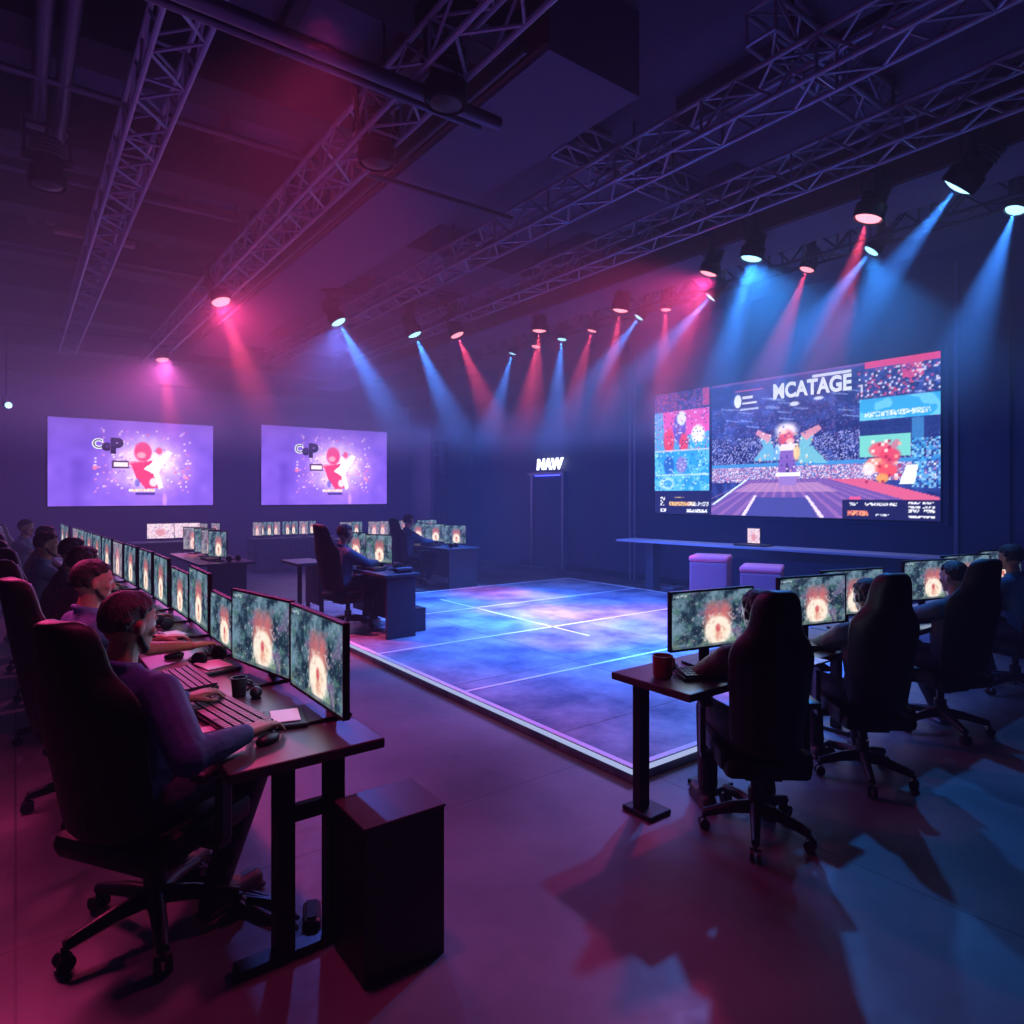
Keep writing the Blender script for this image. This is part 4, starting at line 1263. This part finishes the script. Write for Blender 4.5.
# ------------------------------------------------------------------ stage lights
def stage_light(label, p, target, color, top, s=1.0, watts=700, cone=24):
    p, tgt = Vector(p), Vector(target)
    d = (tgt - p).normalized()
    yaw = math.atan2(d.y, d.x); tilt = math.acos(max(-1, min(1, -d.z)))      # 0 = straight down
    t = thing('stage_light', label, 'stage light', p, yaw)
    Rm = Matrix.Rotation(-tilt, 4, 'Y')
    piv = Rm @ Vector((0, 0, .16 * s))
    # head: lathe along its own beam axis
    hd = MB().lathe([(.02 * s, .30 * s), (.075 * s, .28 * s), (.085 * s, .2 * s), (.085 * s, .1 * s), (.105 * s, .085 * s), (.105 * s, .0), (.098 * s, -.012 * s), (.09 * s, .012 * s)], 20, Rm)
    for k in range(4):
        hd.lathe([(.09 * s, (.17 + k * .024) * s), (.096 * s, (.176 + k * .024) * s), (.09 * s, (.182 + k * .024) * s)], 20, Rm)
    head = hd.build('head', M['black'], t, True)
    lm = {'red': 'red_lens', 'blue': 'blue_lens', 'off': 'black'}[color]
    lens = MB().lathe([(.088 * s, .008 * s), (.08 * s, -.008 * s), (.04 * s, -.022 * s), (.005, -.026 * s)], 20, Rm)
    lens.build('lens', M[lm], head, True)
    ztop = top - p.z
    zb = max(piv.z + .2 * s, min(ztop - .12, .48 * s))
    yk = MB()
    for sd in (-1, 1):
        yk.box((piv.x, sd * .118 * s, (piv.z + zb) / 2), (.05 * s, .018 * s, zb - piv.z + .06 * s), .006)
        yk.tube([(piv.x, sd * .08 * s, piv.z), (piv.x, sd * .135 * s, piv.z)], .03 * s, 12)
    yk.box((piv.x, 0, zb + .0), (.05 * s, .25 * s, .03 * s))
    yk.build('yoke', M['metal'], t, True)
    MB().box((piv.x, 0, zb + .05 * s), (.2 * s, .25 * s, .1 * s), .015).build('base', M['black'], t)
    cl = MB().tube([(piv.x, 0, zb + .1 * s), (piv.x, 0, ztop)], .014, 8).box((piv.x, 0, zb + .13 * s), (.07, .05, .06), .01)
    cl.build('clamp', M['metal'], t)
    MB().tube([(piv.x + .05, .05, zb + .1 * s), (piv.x + .12, .08, zb + .2 * s), (piv.x + .1, .02, ztop - .02)], .008, 6).build('power_cord', M['matte'], t, True)
    if color != 'off':
        l = bpy.data.lights.new('beam_lamp', 'SPOT')
        l.energy = watts * (.95 if color == 'red' else 2.2)
        l.color = (1, .07, .17) if color == 'red' else (.04, .24, 1)
        l.spot_size = R(cone); l.spot_blend = 1.0; l.shadow_soft_size = .015
        o = bpy.data.objects.new('beam_lamp', l); COL.objects.link(o)
        o.location = p + d * .045 * s
        o.rotation_euler = d.to_track_quat('-Z', 'Y').to_euler()
    return t
BS = 4.19
SF = [  # soffit row, right to left as seen
    ('blue stage light on the soffit, nearest to the round vent', (5.62, 1.97, 4.0), (5.5, 5.6, 0), 'blue', BS, 1.25),
    ('red stage light on the soffit, second from the right end', (5.62, 2.62, 3.98), (5.0, 3.6, 0), 'red', BS, 1.15),
    ('large blue stage light at the end of the ladder truss cable on the soffit', (5.72, 3.77, 4.0), (5.2, 4.6, 0), 'blue', BS, 1.1),
    ('red stage light on the soffit, just left of the large blue one', (5.75, 4.29, 4.0), (5.1, 5.6, 0), 'red', BS, 1.0),
    ('red stage light on the soffit, midway above the gap between doorway and big screen', (6.02, 5.8, 4.0), (5.7, 6.4, 0), 'red', BS, 1.1),
    ('red stage light on the soffit, tall one above the doorway letters', (5.86, 7.2, 4.0), (5.7, 7.4, 0), 'red', BS, 1.1),
]
for a in SF:
    stage_light(*a, watts=1300)
ST = 4.30
WR = [  # row on the right-hand wall truss
    ('blue stage light on the wall truss at the far right edge', (7.3, 2.1, 4.3), (5.9, 3.0, 0), 'blue', 4.36, .9),
    ('small blue stage light on the wall truss, below the red soffit light', (7.3, 3.37, 4.3), (5.4, 6.2, 0), 'blue', 4.36, .9),
    ('red stage light on the wall truss over the title of the big screen', (7.3, 4.09, 4.3), (6.2, 5.2, 0), 'red', 4.36, .9),
    ('blue stage light on the wall truss over the left edge of the big screen', (7.3, 5.41, 4.3), (5.0, 9.0, 0), 'blue', 4.36, .9),
    ('red stage light on the wall truss with a faint straight beam', (7.3, 6.16, 4.3), (7.0, 6.2, 0), 'red', 4.36, .8),
    ('blue stage light on the wall truss just left of the faint red one', (7.3, 6.66, 4.3), (5.2, 9.0, 0), 'blue', 4.36, .85),
    ('red stage light on the wall truss between two blue lights', (7.3, 7.65, 4.3), (6.4, 8.4, 0), 'red', 4.36, .85),
    ('blue stage light on the wall truss just right of the doorway letters', (7.3, 8.37, 4.3), (6.8, 8.4, 0), 'blue', 4.36, .9),
    ('red stage light on the wall truss, second farthest from the camera', (7.3, 9.06, 4.3), (6.3, 9.0, 0), 'red', 4.36, .9),
    ('blue stage light on the wall truss, farthest from the camera', (7.3, 9.75, 4.3), (6.4, 10.6, 0), 'blue', 4.36, .8),
]
for a in WR:
    stage_light(*a, watts=1150)
for a in [
    ('red stage light over the far end of the platform, right of two blue ones', (5.08, 8.11, 4.0), (6.2, 6.8, 0), 'red', 4.15, 1.1),
    ('blue stage light over the platform, nearer to the red one', (4.58, 8.45, 4.0), (5.9, 7.3, 0), 'blue', 4.45, 1.1),
    ('blue stage light over the platform, outermost towards the bulkhead', (3.44, 8.45, 4.0), (5.1, 6.9, 0), 'blue', 4.45, 1.1),
    ('red stage light hanging on the truss right of the first poster screen', (1.96, 8.4, 4.0), (2.9, 6.9, 0), 'red', 4.10, 1.2),
    ('red stage light hanging above the first poster screen', (2.0, 12.6, 4.0), (2.3, 11.5, 0), 'red', 4.10, 1.1),
    ]:
    stage_light(*a, watts=1700)
stage_light('unlit black stage light on the truss beside the bulkhead corner', (1.98, 4.2, 3.98), (2.0, 4.4, 0), 'off', 4.10, 1.2)
stage_light('unlit black stage light hanging from the pipes at the upper left', (.19, 6.05, 4.02), (.2, 5.9, 0), 'off', 4.38, 1.2)
stage_light('unlit black stage light on the truss near the double-wide pipe', (2.02, 3.35, 4.0), (2.0, 3.5, 0), 'off', 4.10, 1.2)

# ------------------------------------------------------------------ added fill lamps, spill of stage lights and screens, and air
def area(name, loc, target, size, watts, color, spread=180):
    l = bpy.data.lights.new(name, 'AREA'); l.energy = watts; l.color = color
    l.shape = 'RECTANGLE'; l.size = size[0]; l.size_y = size[1]; l.spread = R(spread)
    o = bpy.data.objects.new(name, l); COL.objects.link(o)
    o.location = loc
    o.rotation_euler = (Vector(target) - Vector(loc)).to_track_quat('-Z', 'Y').to_euler()
    return o
def spot(name, loc, target, watts, color, cone=70, soft=.12, blend=.6):
    l = bpy.data.lights.new(name, 'SPOT'); l.energy = watts; l.color = color
    l.spot_size = R(cone); l.spot_blend = blend; l.shadow_soft_size = soft
    o = bpy.data.objects.new(name, l); COL.objects.link(o)
    o.location = loc
    o.rotation_euler = (Vector(target) - Vector(loc)).to_track_quat('-Z', 'Y').to_euler()
    return o
area('ceiling_wash_left', (0.2, 6.5, 2.9), (0.2, 6.5, 5), (3.5, 13), 34, (.36, .13, .80))  # unseen upward panels added to fill the ceiling with colour
area('ceiling_wash_mid', (4.4, 6, 2.9), (4.4, 6, 5), (3, 12), 13, (.16, .15, .80))
area('back_wall_wash', (3.6, 13.4, 3.0), (3.4, 16.4, 2.2), (9, .8), 110, (.26, .13, .82))  # unseen panels added to fill the back and right walls
area('right_wall_wash', (7.2, 6.5, 2.9), (10, 6.5, 2.2), (.8, 13), 150, (.05, .18, .95))
area('screen_glow_big', (9.86, 6.175, 2.5), (0, 6.175, 1.6), (4.9, 2.2), 40, (.30, .46, 1))
area('screen_glow_left', (2.08, 16.28, 2.4), (2.08, 0, 1.5), (3.1, 1.8), 22, (.6, .4, 1))
area('screen_glow_right', (6.37, 16.28, 2.4), (6.37, 0, 1.5), (3.1, 1.8), 22, (.6, .4, 1))
area('platform_wash', (5.6, 6.2, 2.6), (5.6, 6.2, 0), (3.4, 5.0), 430, (.08, .22, 1), 110)  # unseen panel added to tint the platform blue
# wide spill of the stage lights themselves
spot('spill_red_truss', (1.97, 8.36, 3.93), (1.9, 1.2, 0), 340, (1, .05, .26), 62, .1)
spot('spill_red_soffit', (5.74, 4.27, 3.93), (.0, 3.9, 0), 380, (1, .05, .28), 64, .1)
spot('spill_blue_soffit', (5.70, 3.77, 3.92), (3.2, 1.1, 0), 560, (.03, .28, 1), 52, .07, .4)
spot('spill_blue_wall', (7.28, 3.37, 4.22), (5.4, 1.4, 0), 300, (.03, .28, 1), 50, .07, .4)
spot('fill_red_overhead', (.9, 2.3, 3.4), (.5, 3.1, .2), 120, (1, .05, .28), 100, .1)  # added fill over the left desk, no fixture there
area('fill_red_left', (-.1, 5.0, 2.15), (-.6, 3.3, 0), (.5, .5), 17, (1, .06, .30), 120)  # added fill low over the left floor, no fixture there
spot('fill_far', (2.05, 12.5, 3.9), (.6, 8.2, 0), 340, (.85, .12, .6), 80, .1)  # added wide fill set at the far red truss light
spot('fill_mid', (3.44, 8.5, 3.9), (2.0, 5.0, 0), 300, (.12, .18, 1), 66, .12)  # added wide fill set at the outermost blue platform light
# light given off by the nearest game screens
for (x, y, yy, e) in ((1.02, 2.82, 180, 1.3), (.98, 3.5, 192, 1.3), (.98, 4.9, 180, 1.2), (.98, 6.1, 180, 1.2)):
    area('game_screen_glow', (x - .03, y, 1.0), (x - 1.5, y + (0 if yy == 180 else -.3), .98), (.6, .34), e, (.40, .55, 1))
for (x, y) in ((3.1, 2.24), (4.15, 2.24), (5.92, 2.24)):
    area('game_screen_glow', (x, y, 1.0), (x - .2, y - 1, .95), (.56, .3), 1.6, (.55, .75, 1))

w = bpy.data.worlds.new('hall_air'); SC.world = w; w.use_nodes = True
nt = w.node_tree
nt.nodes['Background'].inputs[0].default_value = (0, 0, 0, 1)
vs = nt.nodes.new('ShaderNodeVolumeScatter'); vs.inputs['Anisotropy'].default_value = .25
ge = nt.nodes.new('ShaderNodeNewGeometry'); sp = nt.nodes.new('ShaderNodeSeparateXYZ')
nt.links.new(ge.outputs['Position'], sp.inputs[0])
dv = nt.nodes.new('ShaderNodeMath'); dv.operation = 'DIVIDE'; dv.inputs[1].default_value = 5.0
nt.links.new(sp.outputs['Z'], dv.inputs[0])
rp = nt.nodes.new('ShaderNodeValToRGB'); rp.color_ramp.interpolation = 'EASE'
while len(rp.color_ramp.elements) < 4:
    rp.color_ramp.elements.new(.5)
for e_, (z_, d_) in zip(rp.color_ramp.elements, ((2.2, .02), (3.9, 1.0), (4.2, 1.0), (4.5, .10))):
    e_.position = z_ / 5; e_.color = (d_, d_, d_, 1)
nt.links.new(dv.outputs[0], rp.inputs['Fac'])
ml = nt.nodes.new('ShaderNodeMath'); ml.operation = 'MULTIPLY'; ml.inputs[1].default_value = .19
nt.links.new(rp.outputs['Color'], ml.inputs[0]); mx = nt.nodes.new('ShaderNodeMapRange')
mx.inputs['From Min'].default_value = 1.0; mx.inputs['From Max'].default_value = 8.0
nt.links.new(sp.outputs['X'], mx.inputs['Value'])
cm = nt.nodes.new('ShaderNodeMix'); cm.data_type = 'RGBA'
cm.inputs['A'].default_value = (.30, .15, .62, 1); cm.inputs['B'].default_value = (.035, .14, .92, 1)  # violet-to-blue glow put into the air for light scattered by haze
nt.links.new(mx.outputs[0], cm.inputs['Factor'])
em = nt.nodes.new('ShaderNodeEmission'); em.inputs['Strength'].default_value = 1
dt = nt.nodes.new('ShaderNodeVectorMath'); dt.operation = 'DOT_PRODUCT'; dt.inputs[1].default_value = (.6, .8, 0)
nt.links.new(ge.outputs['Position'], dt.inputs[0])
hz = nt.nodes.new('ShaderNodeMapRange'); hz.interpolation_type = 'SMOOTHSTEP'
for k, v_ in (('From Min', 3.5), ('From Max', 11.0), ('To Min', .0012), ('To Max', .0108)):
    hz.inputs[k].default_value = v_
dn = nt.nodes.new('ShaderNodeMapRange'); dn.interpolation_type = 'SMOOTHSTEP'
for k, v_ in (('From Min', 2.5), ('From Max', 5.2), ('To Min', .08), ('To Max', 1.0)):
    dn.inputs[k].default_value = v_
nt.links.new(dt.outputs['Value'], dn.inputs['Value'])
m2 = nt.nodes.new('ShaderNodeMath'); m2.operation = 'MULTIPLY'
nt.links.new(dn.outputs[0], m2.inputs[0]); nt.links.new(ml.outputs[0], m2.inputs[1]); nt.links.new(m2.outputs[0], vs.inputs['Density'])
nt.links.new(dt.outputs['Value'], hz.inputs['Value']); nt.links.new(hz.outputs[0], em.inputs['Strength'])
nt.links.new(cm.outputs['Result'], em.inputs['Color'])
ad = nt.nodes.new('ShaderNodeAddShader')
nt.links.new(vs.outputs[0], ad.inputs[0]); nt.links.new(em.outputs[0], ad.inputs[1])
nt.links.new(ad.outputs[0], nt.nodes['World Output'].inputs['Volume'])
w.cycles.volume_sampling = 'EQUIANGULAR'
SC.cycles.volume_step_rate = 8
SC.cycles.volume_bounces = 0
SC.cycles.max_bounces = 4
SC.cycles.diffuse_bounces = 2
SC.cycles.glossy_bounces = 2
SC.cycles.use_denoising = True
SC.cycles.sample_clamp_indirect = 4.0
SC.view_settings.view_transform = 'Standard'
SC.view_settings.look = 'None'
SC.view_settings.exposure = 0.0

cam = bpy.data.cameras.new('camera')
co = bpy.data.objects.new('camera', cam); COL.objects.link(co); SC.camera = co
cam.sensor_width = 36; cam.lens = 36 * 664 / 1024; cam.shift_y = -17 / 1024
cam.clip_start = .05
co.location = (0, 0, 1.7)
co.rotation_euler = (PI / 2, 0, -math.atan2(.599, .801))
